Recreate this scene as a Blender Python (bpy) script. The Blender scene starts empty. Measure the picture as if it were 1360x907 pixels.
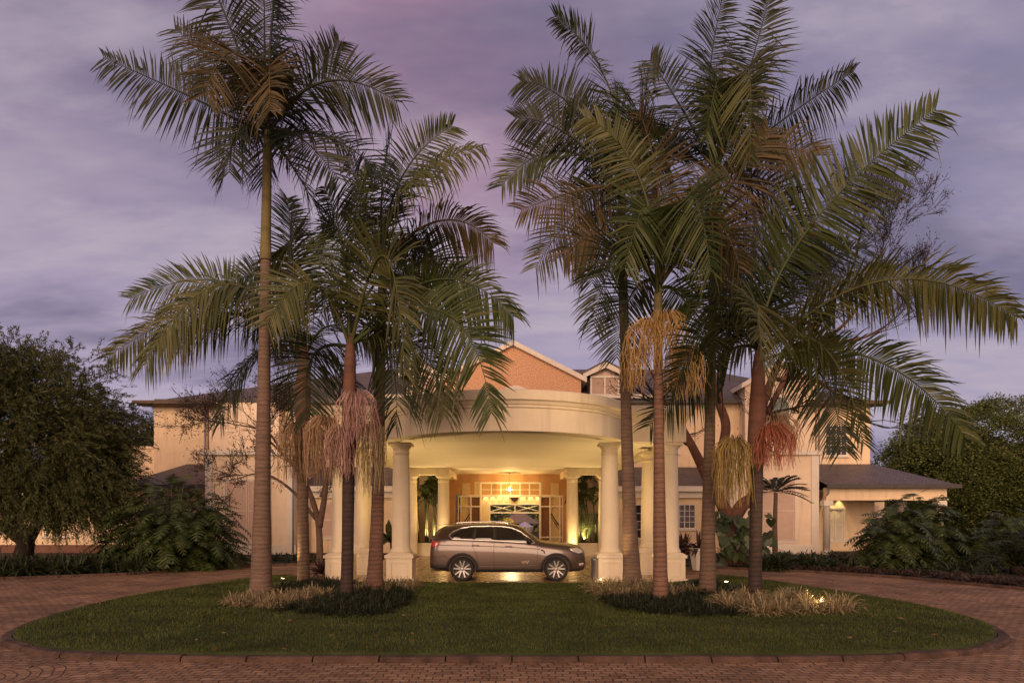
import bpy, bmesh, math, random
import numpy as np
from math import sin, cos, pi, radians
from mathutils import Vector, Matrix, geometry
from mathutils.bvhtree import BVHTree

random.seed(7)
rng = np.random.default_rng(7)
S = bpy.context.scene
COL = S.collection

# ------------------------------------------------------------------ camera
EYE, F, CX, HY = 2.1, 907.0, 680.0, 685.0
cam_d = bpy.data.cameras.new("camera")
cam = bpy.data.objects.new("camera", cam_d)
COL.objects.link(cam)
cam.location = (0, 0, EYE)
cam.rotation_euler = (radians(90), 0, 0)
cam_d.sensor_width = 36
cam_d.lens = 24.0
cam_d.shift_y = (HY - 453.5) / 1360
cam_d.clip_end = 2000
S.camera = cam

# ------------------------------------------------------------------ sky
SUN_EL, SUN_AZ = radians(13), radians(188)      # low glow from behind the camera
w = bpy.data.worlds.new("World")
S.world = w
w.use_nodes = True
nt = w.node_tree
nt.nodes.clear()
def N(t, **k):
    n = nt.nodes.new(t)
    for a, b in k.items():
        setattr(n, a, b)
    return n
def L(a, b): nt.links.new(a, b)
def M_(op, a, b=None, clamp=False):
    n = N('ShaderNodeMath', operation=op, use_clamp=clamp)
    for i, x in enumerate((a, b)):
        if x is None: continue
        if isinstance(x, (int, float)): n.inputs[i].default_value = x
        else: L(x, n.inputs[i])
    return n.outputs[0]
def MIX(f, a, b):
    n = N('ShaderNodeMix', data_type='RGBA')
    if isinstance(f, (int, float)): n.inputs[0].default_value = f
    else: L(f, n.inputs[0])
    for i, x in ((6, a), (7, b)):
        if isinstance(x, tuple): n.inputs[i].default_value = (*x, 1)
        else: L(x, n.inputs[i])
    return n.outputs[2]
sky = N('ShaderNodeTexSky', sky_type='NISHITA', sun_disc=False)
sky.sun_elevation = radians(4)
sky.sun_rotation = SUN_AZ
tc = N('ShaderNodeTexCoord')
sep = N('ShaderNodeSeparateXYZ'); L(tc.outputs['Generated'], sep.inputs[0])
DX, DY, DZ = sep.outputs
den = M_('ADD', M_('MAXIMUM', DZ, 0.0), 0.22)
cx_ = M_('DIVIDE', DX, den); cy_ = M_('DIVIDE', DY, den)
cv = N('ShaderNodeCombineXYZ'); L(cx_, cv.inputs[0]); L(cy_, cv.inputs[1])
mp = N('ShaderNodeMapping'); L(cv.outputs[0], mp.inputs[0])
mp.inputs['Rotation'].default_value = (0, 0, radians(32)); mp.inputs['Scale'].default_value = (0.8, 1.7, 1)
mp.inputs['Location'].default_value = (3.1, 0.7, 0)
n1 = N('ShaderNodeTexNoise'); L(mp.outputs[0], n1.inputs[0])
n1.inputs['Scale'].default_value = 1.1; n1.inputs['Detail'].default_value = 5; n1.inputs['Roughness'].default_value = 0.55
n2 = N('ShaderNodeTexNoise'); L(mp.outputs[0], n2.inputs[0])
n2.inputs['Scale'].default_value = 3.0; n2.inputs['Detail'].default_value = 6; n2.inputs['Roughness'].default_value = 0.6
def ramp(v, a, b):
    n = N('ShaderNodeMapRange', interpolation_type='SMOOTHSTEP'); L(v, n.inputs[0])
    n.inputs[1].default_value = a; n.inputs[2].default_value = b
    return n.outputs[0]
up = ramp(DZ, 0.0, 0.62)
base = MIX(up, (0.345, 0.288, 0.405), (0.178, 0.140, 0.212))      # lilac low, mauve high
side = ramp(DX, -0.55, 0.6)
base = MIX(M_('MULTIPLY', side, 0.45), base, (0.205, 0.200, 0.305))  # bluer to the right
pk = M_('SUBTRACT', 1.0, M_('ABSOLUTE', M_('MULTIPLY', M_('ADD', DX, 0.09), 3.6)), clamp=True)
pk = M_('MULTIPLY', M_('MULTIPLY', pk, ramp(DZ, 0.18, 0.5)), 0.85)
base = MIX(pk, base, (0.300, 0.168, 0.240))                          # pink band
c1 = ramp(n1.outputs[0], 0.47, 0.62)
c2 = ramp(n2.outputs[0], 0.44, 0.64)
cl = M_('MULTIPLY', M_('ADD', M_('MULTIPLY', c1, 0.6), M_('MULTIPLY', c2, 0.4)), 0.95)
base = MIX(cl, base, (0.360, 0.305, 0.365))                          # paler cloud
dk = M_('MULTIPLY', ramp(n1.outputs[0], 0.52, 0.34), 0.75)
base = MIX(dk, base, (0.105, 0.093, 0.160))
glow = ramp(DY, 0.15, -0.85)
base = MIX(M_('MULTIPLY', glow, 0.6), base, (0.62, 0.33, 0.25))      # afterglow behind the viewer
vs = N('ShaderNodeVectorMath', operation='SCALE'); L(base, vs.inputs[0]); vs.inputs[3].default_value = 13.5
vk = N('ShaderNodeVectorMath', operation='SCALE'); L(sky.outputs[0], vk.inputs[0]); vk.inputs[3].default_value = 0.05
va = N('ShaderNodeVectorMath', operation='ADD'); L(vs.outputs[0], va.inputs[0]); L(vk.outputs[0], va.inputs[1])
bg = N('ShaderNodeBackground'); L(va.outputs[0], bg.inputs[0]); bg.inputs[1].default_value = 0.1
wo = N('ShaderNodeOutputWorld'); L(bg.outputs[0], wo.inputs[0])

# ------------------------------------------------------------------ sun (soft afterglow)
sd = bpy.data.lights.new("sun", 'SUN'); sd.energy = 3.1; sd.angle = radians(38); sd.color = (1.0, 0.68, 0.47)
so = bpy.data.objects.new("sun", sd); COL.objects.link(so)
so.location = (0, -30, 20)
so.rotation_euler = (radians(90) - SUN_EL, 0, radians(-8))

vs_ = S.view_settings
S.display_settings.display_device = 'sRGB'
vs_.view_transform = 'Standard'; vs_.look = 'None'; vs_.exposure = 0.0; vs_.gamma = 1.0; vs_.use_curve_mapping = False
S.cycles.max_bounces = 6; S.cycles.diffuse_bounces = 3; S.cycles.glossy_bounces = 3
S.cycles.transmission_bounces = 4; S.cycles.transparent_max_bounces = 12
S.cycles.use_denoising = True
S.cycles.sample_clamp_indirect = 4.0

# ------------------------------------------------------------------ helpers
def W(px, py, Y):
    """world point that stands at depth Y on the sight line of a photo pixel"""
    return Vector(((px - CX) * Y / F, Y, EYE + (HY - py) * Y / F))
def G(px, py, z=0.0):
    Y = F * (EYE - z) / (py - HY)
    return Vector(((px - CX) * Y / F, Y, z))

def tag(o, label=None, cat=None, group=None, kind=None):
    if label: o['label'] = label
    if cat: o['category'] = cat
    if group: o['group'] = group
    if kind: o['kind'] = kind
    return o
def thing(name, label, cat, loc=(0, 0, 0), group=None, rz=0):
    o = bpy.data.objects.new(name, None); COL.objects.link(o)
    o.empty_display_size = 0.2
    o.location = loc; o.rotation_euler = (0, 0, rz)
    return tag(o, label, cat, group)
def root_of(p):
    while p is not None and p.parent is not None: p = p.parent
    return p
class MB:
    """collects shapes in world coordinates (or local ones) for ONE mesh object"""
    def __init__(self): self.v = []; self.f = []; self.sm = []
    def add(self, vs, fs, smooth=False):
        n = len(self.v); self.v += [tuple(x) for x in vs]
        self.f += [tuple(i + n for i in q) for q in fs]; self.sm += [smooth] * len(fs)
        return self
    def box(self, x0, x1, y0, y1, z0, z1):
        self.add([(x0,y0,z0),(x1,y0,z0),(x1,y1,z0),(x0,y1,z0),(x0,y0,z1),(x1,y0,z1),(x1,y1,z1),(x0,y1,z1)],
                 [(0,3,2,1),(4,5,6,7),(0,1,5,4),(1,2,6,5),(2,3,7,6),(3,0,4,7)])
        return self
    def bar(self, a, b, r, r2=None, n=6, smooth=True):
        return self.tube([a, b], [r, r2 if r2 is not None else r], n, smooth)
    def tube(self, pts, rad, n=6, smooth=True, cap=True):
        pts = [Vector(p) for p in pts]; base = len(self.v); u = None
        for i, p in enumerate(pts):
            t = (pts[min(i + 1, len(pts) - 1)] - pts[max(i - 1, 0)])
            t = t.normalized() if t.length > 1e-9 else Vector((0, 0, 1))
            if u is None:
                u = t.orthogonal().normalized()
            else:
                u = (u - t * u.dot(t)); u = u.normalized() if u.length > 1e-6 else t.orthogonal().normalized()
            v = t.cross(u)
            for k in range(n):
                a = 2 * pi * k / n
                self.v.append(tuple(p + (u * cos(a) + v * sin(a)) * rad[i]))
        for i in range(len(pts) - 1):
            for k in range(n):
                a = base + i * n + k; b = base + i * n + (k + 1) % n
                self.f.append((a, b, b + n, a + n)); self.sm.append(smooth)
        if cap:
            self.f.append(tuple(base + k for k in range(n))[::-1]); self.sm.append(False)
            self.f.append(tuple(base + (len(pts) - 1) * n + k for k in range(n))); self.sm.append(False)
        return self
    def lathe(self, c, prof, n=24, smooth=True, sx=1, sy=1):
        base = len(self.v)
        for r, z in prof:
            for k in range(n):
                a = 2 * pi * k / n
                self.v.append((c[0] + r * cos(a) * sx, c[1] + r * sin(a) * sy, c[2] + z))
        for i in range(len(prof) - 1):
            for k in range(n):
                a = base + i * n + k; b = base + i * n + (k + 1) % n
                self.f.append((a, b, b + n, a + n)); self.sm.append(smooth)
        self.f.append(tuple(base + k for k in range(n))[::-1]); self.sm.append(False)
        self.f.append(tuple(base + (len(prof) - 1) * n + k for k in range(n))); self.sm.append(False)
        return self
    def prism(self, poly, axis, a, b):
        """extrude a 2D polygon: axis 'y' -> (x,z), 'x' -> (y,z), 'z' -> (x,y)"""
        n = len(poly)
        def P(q, h):
            return {'y': (q[0], h, q[1]), 'x': (h, q[0], q[1]), 'z': (q[0], q[1], h)}[axis]
        vs = [P(q, a) for q in poly] + [P(q, b) for q in poly]
        fs = [tuple(range(n))[::-1], tuple(range(n, 2 * n))]
        fs += [(i, (i + 1) % n, n + (i + 1) % n, n + i) for i in range(n)]
        return self.add(vs, fs)
    def build(self, name, m, parent=None, local=False, **tags):
        me = bpy.data.meshes.new(name)
        off = Vector((0, 0, 0))
        if parent is not None and not local: off = Vector(root_of(parent).location)
        vs = [(x - off.x, y - off.y, z - off.z) for x, y, z in self.v]
        me.from_pydata(vs, [], self.f)
        me.polygons.foreach_set('use_smooth', self.sm)
        bm = bmesh.new(); bm.from_mesh(me)
        bmesh.ops.recalc_face_normals(bm, faces=bm.faces)
        bm.to_mesh(me); bm.free()
        me.materials.append(m)
        o = bpy.data.objects.new(name, me); COL.objects.link(o)
        if parent is not None: o.parent = parent
        return tag(o, **tags)
def np_mesh(name, verts, quads, m, parent=None, tris=None, smooth=False, **tags):
    """fast mesh from numpy arrays (foliage)"""
    off = np.array(root_of(parent).location) if parent is not None else np.zeros(3)
    me = bpy.data.meshes.new(name)
    v = np.asarray(verts, dtype=np.float32) - off
    q = np.asarray(quads, dtype=np.int32)
    k = q.shape[1]
    me.vertices.add(len(v)); me.vertices.foreach_set('co', v.astype(np.float32).ravel())
    me.loops.add(q.size); me.loops.foreach_set('vertex_index', q.ravel())
    me.polygons.add(len(q))
    me.polygons.foreach_set('loop_start', np.arange(0, q.size, k, dtype=np.int32))
    me.polygons.foreach_set('loop_total', np.full(len(q), k, dtype=np.int32))
    me.update(calc_edges=True); me.validate()
    me.materials.append(m)
    o = bpy.data.objects.new(name, me); COL.objects.link(o)
    if parent is not None: o.parent = parent
    return tag(o, **tags)
def catmull(pts, per=8, closed=True):
    out = []; n = len(pts)
    for i in range(n if closed else n - 1):
        p0, p1, p2, p3 = [Vector(pts[(i + k) % n] if closed else pts[max(0, min(n - 1, i + k))]) for k in (-1, 0, 1, 2)]
        for s in range(per):
            t = s / per
            out.append(0.5 * ((2 * p1) + (p2 - p0) * t + (2 * p0 - 5 * p1 + 4 * p2 - p3) * t * t + (3 * p1 - p0 - 3 * p2 + p3) * t ** 3))
    if not closed: out.append(Vector(pts[-1]))
    return out
def inside(poly, x, y):
    c = False; n = len(poly); j = n - 1
    for i in range(n):
        if (poly[i][1] > y) != (poly[j][1] > y) and x < (poly[j][0] - poly[i][0]) * (y - poly[i][1]) / (poly[j][1] - poly[i][1]) + poly[i][0]:
            c = not c
        j = i
    return c

# ------------------------------------------------------------------ materials
MATS = {}
def new_mat(name):
    m = bpy.data.materials.new(name); m.use_nodes = True
    t = m.node_tree; b = t.nodes['Principled BSDF']
    return m, t, b
def pm(name, c, rough=0.8, var=0.12, scale=3.0, bump=0.0, bscale=None, spec=0.3, metal=0.0, c2=None, coat=0.0, stain=0.0):
    """plain surface with two scales of tonal variation and an optional bump"""
    if name in MATS: return MATS[name]
    m, t, b = new_mat(name)
    n = t.nodes; l = t.links
    co = n.new('ShaderNodeTexCoord')
    no = n.new('ShaderNodeTexNoise'); no.inputs['Scale'].default_value = scale; no.inputs['Detail'].default_value = 6
    no.inputs['Roughness'].default_value = 0.65
    l.new(co.outputs['Object'], no.inputs['Vector'])
    mx = n.new('ShaderNodeMix'); mx.data_type = 'RGBA'
    mr = n.new('ShaderNodeMapRange'); mr.inputs[1].default_value = 0.32; mr.inputs[2].default_value = 0.68
    l.new(no.outputs[0], mr.inputs[0]); l.new(mr.outputs[0], mx.inputs[0])
    lo = tuple(x * (1 - var) for x in c); hi = tuple(min(1, x * (1 + var)) for x in c) if c2 is None else c2
    mx.inputs[6].default_value = (*lo, 1); mx.inputs[7].default_value = (*hi, 1)
    out = mx.outputs[2]
    if stain:
        mp = n.new('ShaderNodeMapping'); mp.inputs['Scale'].default_value = (2.2, 2.2, 0.18)
        l.new(co.outputs['Object'], mp.inputs[0])
        n3 = n.new('ShaderNodeTexNoise'); n3.inputs['Scale'].default_value = 1.6; n3.inputs['Detail'].default_value = 7
        l.new(mp.outputs[0], n3.inputs['Vector'])
        r3 = n.new('ShaderNodeMapRange'); r3.inputs[1].default_value = 0.52; r3.inputs[2].default_value = 0.75
        l.new(n3.outputs[0], r3.inputs[0])
        ml = n.new('ShaderNodeMath'); ml.operation = 'MULTIPLY'; ml.inputs[1].default_value = stain
        l.new(r3.outputs[0], ml.inputs[0])
        m2 = n.new('ShaderNodeMix'); m2.data_type = 'RGBA'
        l.new(ml.outputs[0], m2.inputs[0]); l.new(out, m2.inputs[6]); m2.inputs[7].default_value = (c[0] * .5, c[1] * .45, c[2] * .4, 1)
        out = m2.outputs[2]
    l.new(out, b.inputs['Base Color'])
    b.inputs['Roughness'].default_value = rough
    b.inputs['Specular IOR Level'].default_value = spec
    b.inputs['Metallic'].default_value = metal
    b.inputs['Coat Weight'].default_value = coat
    if bump:
        nb = n.new('ShaderNodeTexNoise'); nb.inputs['Scale'].default_value = bscale or scale * 8; nb.inputs['Detail'].default_value = 4
        l.new(co.outputs['Object'], nb.inputs['Vector'])
        bp = n.new('ShaderNodeBump'); bp.inputs['Strength'].default_value = bump; bp.inputs['Distance'].default_value = 0.03
        l.new(nb.outputs[0], bp.inputs['Height']); l.new(bp.outputs[0], b.inputs['Normal'])
    MATS[name] = m
    return m
def leafm(name, cols, trans=0.25, rough=0.55, spec=0.25, patch=0.0):
    """foliage: every blade or leaf takes its own tone"""
    if name in MATS: return MATS[name]
    m, t, b = new_mat(name)
    n = t.nodes; l = t.links
    ge = n.new('ShaderNodeNewGeometry'); cr = n.new('ShaderNodeValToRGB')
    e = cr.color_ramp.elements
    while len(e) < len(cols): e.new(0.5)
    for i, c in enumerate(cols):
        e[i].position = i / (len(cols) - 1); e[i].color = (*c, 1)
    l.new(ge.outputs['Random Per Island'], cr.inputs[0])
    out = cr.outputs[0]
    if patch:
        co = n.new('ShaderNodeTexCoord'); no = n.new('ShaderNodeTexNoise'); no.inputs['Scale'].default_value = 0.9; no.inputs['Detail'].default_value = 7; no.inputs['Roughness'].default_value = .65
        l.new(co.outputs['Object'], no.inputs['Vector'])
        mr = n.new('ShaderNodeMapRange'); mr.inputs[1].default_value = .35; mr.inputs[2].default_value = .68; mr.inputs[3].default_value = 1 - patch; mr.inputs[4].default_value = 1 + patch
        l.new(no.outputs[0], mr.inputs[0]); vm = n.new('ShaderNodeVectorMath'); vm.operation = 'SCALE'; l.new(out, vm.inputs[0]); l.new(mr.outputs[0], vm.inputs[3]); out = vm.outputs[0]
    l.new(out, b.inputs['Base Color'])
    b.inputs['Roughness'].default_value = rough; b.inputs['Specular IOR Level'].default_value = spec
    tr = n.new('ShaderNodeBsdfTranslucent'); l.new(cr.outputs[0], tr.inputs[0])
    mx = n.new('ShaderNodeMixShader'); mx.inputs[0].default_value = trans
    l.new(b.outputs[0], mx.inputs[1]); l.new(tr.outputs[0], mx.inputs[2])
    l.new(mx.outputs[0], n['Material Output'].inputs[0])
    MATS[name] = m
    return m
def emit(name, c, s):
    if name in MATS: return MATS[name]
    m, t, b = new_mat(name)
    b.inputs['Base Color'].default_value = (*c, 1); b.inputs['Emission Color'].default_value = (*c, 1)
    b.inputs['Emission Strength'].default_value = s
    MATS[name] = m
    return m
def glassm(name, tint, rough=0.05, alpha=1.0, spec=0.5):
    if name in MATS: return MATS[name]
    m, t, b = new_mat(name)
    n = t.nodes; l = t.links
    gl = n.new('ShaderNodeBsdfGlossy'); gl.inputs['Roughness'].default_value = rough
    tr = n.new('ShaderNodeBsdfTransparent'); tr.inputs[0].default_value = (*tint, 1)
    fr = n.new('ShaderNodeFresnel'); fr.inputs[0].default_value = 1.5
    mx = n.new('ShaderNodeMixShader'); l.new(fr.outputs[0], mx.inputs[0]); l.new(tr.outputs[0], mx.inputs[1]); l.new(gl.outputs[0], mx.inputs[2])
    l.new(mx.outputs[0], n['Material Output'].inputs[0])
    MATS[name] = m
    return m

cream = pm('cream_render', (0.76, 0.575, 0.365), 0.85, 0.07, 1.4, 0.12, 60, stain=0.32)
pinkw = pm('pale_render', (0.77, 0.61, 0.43), 0.85, 0.07, 1.4, 0.12, 60, stain=0.3)
white = pm('white_paint', (0.70, 0.62, 0.50), 0.55, 0.05, 2.0, stain=0.12)
pwhite = pm('portico_paint', (0.78, 0.67, 0.47), 0.6, 0.05, 1.6, 0.04, 40, stain=0.3)
ceilm = pm('ceiling_paint', (0.74, 0.66, 0.52), 0.7, 0.03, 0.8)
brownw = pm('ochre_render', (0.46, 0.27, 0.13), 0.85, 0.1, 1.5)
shutter = pm('shutter_paint', (0.64, 0.47, 0.36), 0.6, 0.06, 4.0)
timber = pm('dark_timber', (0.10, 0.06, 0.04), 0.6, 0.2, 6.0)
metal = pm('grey_metal', (0.30, 0.29, 0.28), 0.4, 0.1, 8.0, metal=0.7)
dark = pm('dark_recess', (0.02, 0.018, 0.016), 0.7, 0.1, 4.0)
black = pm('black_metal', (0.02, 0.02, 0.02), 0.45, 0.1, 8.0)
curtain = pm('curtain_cloth', (0.50, 0.42, 0.28), 0.9, 0.1, 8.0)
glass = glassm('window_glass', (0.75, 0.8, 0.78))
darkglass = pm('dark_window_glass', (0.03, 0.03, 0.035), 0.04, 0.1, 1.0, spec=0.9)

def roughcast():
    m, t, b = new_mat('orange_roughcast'); n = t.nodes; l = t.links
    co = n.new('ShaderNodeTexCoord')
    vo = n.new('ShaderNodeTexVoronoi'); vo.inputs['Scale'].default_value = 12; l.new(co.outputs['Object'], vo.inputs['Vector'])
    no = n.new('ShaderNodeTexNoise'); no.inputs['Scale'].default_value = 16; no.inputs['Detail'].default_value = 6; l.new(co.outputs['Object'], no.inputs['Vector'])
    cr = n.new('ShaderNodeValToRGB'); cr.color_ramp.elements[0].position = 0.35; cr.color_ramp.elements[0].color = (0.50, 0.255, 0.13, 1)
    cr.color_ramp.elements[1].position = 0.65; cr.color_ramp.elements[1].color = (0.80, 0.48, 0.28, 1)
    l.new(no.outputs[0], cr.inputs[0]); l.new(cr.outputs[0], b.inputs['Base Color'])
    b.inputs['Roughness'].default_value = 0.95
    bp = n.new('ShaderNodeBump'); bp.inputs['Strength'].default_value = 0.7; bp.inputs['Distance'].default_value = 0.05
    l.new(vo.outputs['Distance'], bp.inputs['Height']); l.new(bp.outputs[0], b.inputs['Normal'])
    return m
rough_orange = roughcast()
def slate():
    m, t, b = new_mat('roof_slates'); n = t.nodes; l = t.links
    co = n.new('ShaderNodeTexCoord'); sx = n.new('ShaderNodeSeparateXYZ'); l.new(co.outputs['Object'], sx.inputs[0])
    ad = n.new('ShaderNodeMath'); ad.operation = 'ADD'; l.new(sx.outputs[0], ad.inputs[0]); ad.inputs[1].default_value = 0
    mu = n.new('ShaderNodeMath'); mu.operation = 'MULTIPLY'; mu.inputs[1].default_value = 2.2; l.new(sx.outputs[2], mu.inputs[0])
    cv = n.new('ShaderNodeCombineXYZ'); l.new(ad.outputs[0], cv.inputs[0]); l.new(mu.outputs[0], cv.inputs[1])
    br = n.new('ShaderNodeTexBrick'); l.new(cv.outputs[0], br.inputs['Vector'])
    br.inputs['Scale'].default_value = 2.4; br.inputs['Mortar Size'].default_value = 0.02
    br.inputs['Color1'].default_value = (0.085, 0.065, 0.062, 1); br.inputs['Color2'].default_value = (0.15, 0.115, 0.105, 1); br.inputs['Mortar'].default_value = (0.03, 0.024, 0.022, 1)
    l.new(br.outputs[0], b.inputs['Base Color']); b.inputs['Roughness'].default_value = 0.55
    bp = n.new('ShaderNodeBump'); bp.inputs['Strength'].default_value = 0.5; bp.inputs['Distance'].default_value = 0.02
    l.new(br.outputs['Fac'], bp.inputs['Height']); bp.invert = True; l.new(bp.outputs[0], b.inputs['Normal'])
    return m
slates = slate()
def pavers():
    m, t, b = new_mat('clay_pavers'); n = t.nodes; l = t.links
    def mth(op, a, c=None):
        k = n.new('ShaderNodeMath'); k.operation = op
        for i, x in enumerate((a, c)):
            if x is None: continue
            if isinstance(x, (int, float)): k.inputs[i].default_value = x
            else: l.new(x, k.inputs[i])
        return k.outputs[0]
    co = n.new('ShaderNodeTexCoord')
    wn = n.new('ShaderNodeTexNoise'); wn.inputs['Scale'].default_value = 1.3; wn.inputs['Detail'].default_value = 3
    l.new(co.outputs['Object'], wn.inputs['Vector'])
    vsb = n.new('ShaderNodeVectorMath'); vsb.operation = 'MULTIPLY_ADD'; l.new(wn.outputs['Color'], vsb.inputs[0])
    vsb.inputs[1].default_value = (0.22, 0.16, 0); l.new(co.outputs['Object'], vsb.inputs[2])
    sx = n.new('ShaderNodeSeparateXYZ'); l.new(vsb.outputs[0], sx.inputs[0])
    px = mth('SUBTRACT', sx.outputs[0], -7.0); py = mth('SUBTRACT', sx.outputs[1], 8.75)
    r = mth('SQRT', mth('ADD', mth('MULTIPLY', px, px), mth('MULTIPLY', py, py)))
    ang = mth('MULTIPLY', mth('ARCTAN2', py, px), 0.9)
    # slow bow in the courses so that the rows follow the curve of the drive
    rowy = mth('ADD', sx.outputs[1], mth('MULTIPLY', mth('MULTIPLY', sx.outputs[0], sx.outputs[0]), 0.006))
    sel = mth('LESS_THAN', r, 1.25)
    mxx = n.new('ShaderNodeMix'); mxx.data_type = 'FLOAT'; l.new(sel, mxx.inputs[0]); l.new(sx.outputs[0], mxx.inputs[2]); l.new(ang, mxx.inputs[3])
    mxy = n.new('ShaderNodeMix'); mxy.data_type = 'FLOAT'; l.new(sel, mxy.inputs[0]); l.new(rowy, mxy.inputs[2]); l.new(r, mxy.inputs[3])
    cv = n.new('ShaderNodeCombineXYZ'); l.new(mxx.outputs[0], cv.inputs[0]); l.new(mxy.outputs[0], cv.inputs[1])
    br = n.new('ShaderNodeTexBrick'); l.new(cv.outputs[0], br.inputs['Vector'])
    br.inputs['Scale'].default_value = 1.0; br.inputs['Brick Width'].default_value = 0.20; br.inputs['Row Height'].default_value = 0.135
    br.inputs['Mortar Size'].default_value = 0.012; br.inputs['Bias'].default_value = -0.1; br.inputs['Mortar Smooth'].default_value = 0.6
    br.inputs['Color1'].default_value = (0.250, 0.140, 0.074, 1); br.inputs['Color2'].default_value = (0.390, 0.240, 0.134, 1); br.inputs['Mortar'].default_value = (0.085, 0.054, 0.036, 1)
    no = n.new('ShaderNodeTexNoise'); no.inputs['Scale'].default_value = 0.55; no.inputs['Detail'].default_value = 8; no.inputs['Roughness'].default_value = 0.7
    l.new(co.outputs['Object'], no.inputs['Vector'])
    mr = n.new('ShaderNodeMapRange'); l.new(no.outputs[0], mr.inputs[0]); mr.inputs[1].default_value = 0.35; mr.inputs[2].default_value = 0.7
    mr.inputs[3].default_value = 0.5; mr.inputs[4].default_value = 1.3
    n2_ = n.new('ShaderNodeTexNoise'); n2_.inputs['Scale'].default_value = 24; n2_.inputs['Detail'].default_value = 5; l.new(co.outputs['Object'], n2_.inputs['Vector'])
    m2 = n.new('ShaderNodeMapRange'); l.new(n2_.outputs[0], m2.inputs[0]); m2.inputs[3].default_value = 0.72; m2.inputs[4].default_value = 1.28
    vm = n.new('ShaderNodeVectorMath'); vm.operation = 'SCALE'; l.new(br.outputs[0], vm.inputs[0]); l.new(mth('MULTIPLY', mr.outputs[0], m2.outputs[0]), vm.inputs[3])
    l.new(vm.outputs[0], b.inputs['Base Color']); b.inputs['Roughness'].default_value = 0.8; b.inputs['Specular IOR Level'].default_value = 0.25
    bp = n.new('ShaderNodeBump'); bp.inputs['Strength'].default_value = 0.8; bp.inputs['Distance'].default_value = 0.02
    hh = mth('ADD', mth('MULTIPLY', br.outputs['Fac'], -1.0), mth('MULTIPLY', n2_.outputs[0], 0.5))
    l.new(hh, bp.inputs['Height']); l.new(bp.outputs[0], b.inputs['Normal'])
    return m
paver_m = pavers()
def tiles():
    m, t, b = new_mat('polished_floor_tiles'); n = t.nodes; l = t.links
    co = n.new('ShaderNodeTexCoord')
    br = n.new('ShaderNodeTexBrick'); l.new(co.outputs['Object'], br.inputs['Vector']); br.offset = 0
    br.inputs['Scale'].default_value = 1; br.inputs['Brick Width'].default_value = 0.6; br.inputs['Row Height'].default_value = 0.6; br.inputs['Mortar Size'].default_value = 0.006
    br.inputs['Color1'].default_value = (0.30, 0.20, 0.12, 1); br.inputs['Color2'].default_value = (0.36, 0.25, 0.15, 1); br.inputs['Mortar'].default_value = (0.12, 0.08, 0.05, 1)
    no = n.new('ShaderNodeTexNoise'); no.inputs['Scale'].default_value = 2.5; no.inputs['Detail'].default_value = 7; l.new(co.outputs['Object'], no.inputs['Vector'])
    mr = n.new('ShaderNodeMapRange'); l.new(no.outputs[0], mr.inputs[0]); mr.inputs[3].default_value = 0.12; mr.inputs[4].default_value = 0.38
    l.new(mr.outputs[0], b.inputs['Roughness']); l.new(br.outputs[0], b.inputs['Base Color'])
    return m
tile_m = tiles()
soil = pm('soil_mulch', (0.045, 0.028, 0.018), 0.95, 0.4, 6, 0.8, 30)
def trunkm(name, c1, c2, ring=26.0, ringdark=0.45):
    if name in MATS: return MATS[name]
    m, t, b = new_mat(name); n = t.nodes; l = t.links
    co = n.new('ShaderNodeTexCoord')
    mp = n.new('ShaderNodeMapping'); mp.inputs['Scale'].default_value = (1.2, 1.2, 5.0); l.new(co.outputs['Object'], mp.inputs[0])
    no = n.new('ShaderNodeTexNoise'); no.inputs['Scale'].default_value = 2.2; no.inputs['Detail'].default_value = 10; no.inputs['Roughness'].default_value = 0.78; l.new(mp.outputs[0], no.inputs['Vector'])
    mx = n.new('ShaderNodeMix'); mx.data_type = 'RGBA'; mr = n.new('ShaderNodeMapRange'); mr.inputs[1].default_value = 0.3; mr.inputs[2].default_value = 0.7
    l.new(no.outputs[0], mr.inputs[0]); l.new(mr.outputs[0], mx.inputs[0]); mx.inputs[6].default_value = (*c1, 1); mx.inputs[7].default_value = (*c2, 1)
    wv = n.new('ShaderNodeTexWave'); wv.bands_direction = 'Z'; wv.inputs['Scale'].default_value = ring / 11; wv.inputs['Distortion'].default_value = 2.2
    wv.inputs['Detail'].default_value = 3; wv.inputs['Detail Scale'].default_value = 2.4; l.new(co.outputs['Object'], wv.inputs['Vector'])
    r2 = n.new('ShaderNodeMapRange'); l.new(wv.outputs['Fac'], r2.inputs[0]); r2.inputs[1].default_value = 0.0; r2.inputs[2].default_value = 0.30
    r2.inputs[3].default_value = 1 - ringdark; r2.inputs[4].default_value = 1.0
    vm = n.new('ShaderNodeVectorMath'); vm.operation = 'SCALE'; l.new(mx.outputs[2], vm.inputs[0]); l.new(r2.outputs[0], vm.inputs[3])
    l.new(vm.outputs[0], b.inputs['Base Color']); b.inputs['Roughness'].default_value = 0.85
    fn = n.new('ShaderNodeTexNoise'); fn.inputs['Scale'].default_value = 40; fn.inputs['Detail'].default_value = 4; l.new(co.outputs['Object'], fn.inputs['Vector'])
    ad = n.new('ShaderNodeMath'); ad.operation = 'MULTIPLY_ADD'; l.new(fn.outputs[0], ad.inputs[0]); ad.inputs[1].default_value = 0.5; l.new(r2.outputs[0], ad.inputs[2])
    bp = n.new('ShaderNodeBump'); bp.inputs['Strength'].default_value = 0.7; bp.inputs['Distance'].default_value = 0.02
    l.new(ad.outputs[0], bp.inputs['Height']); l.new(bp.outputs[0], b.inputs['Normal'])
    MATS[name] = m
    return m
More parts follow.
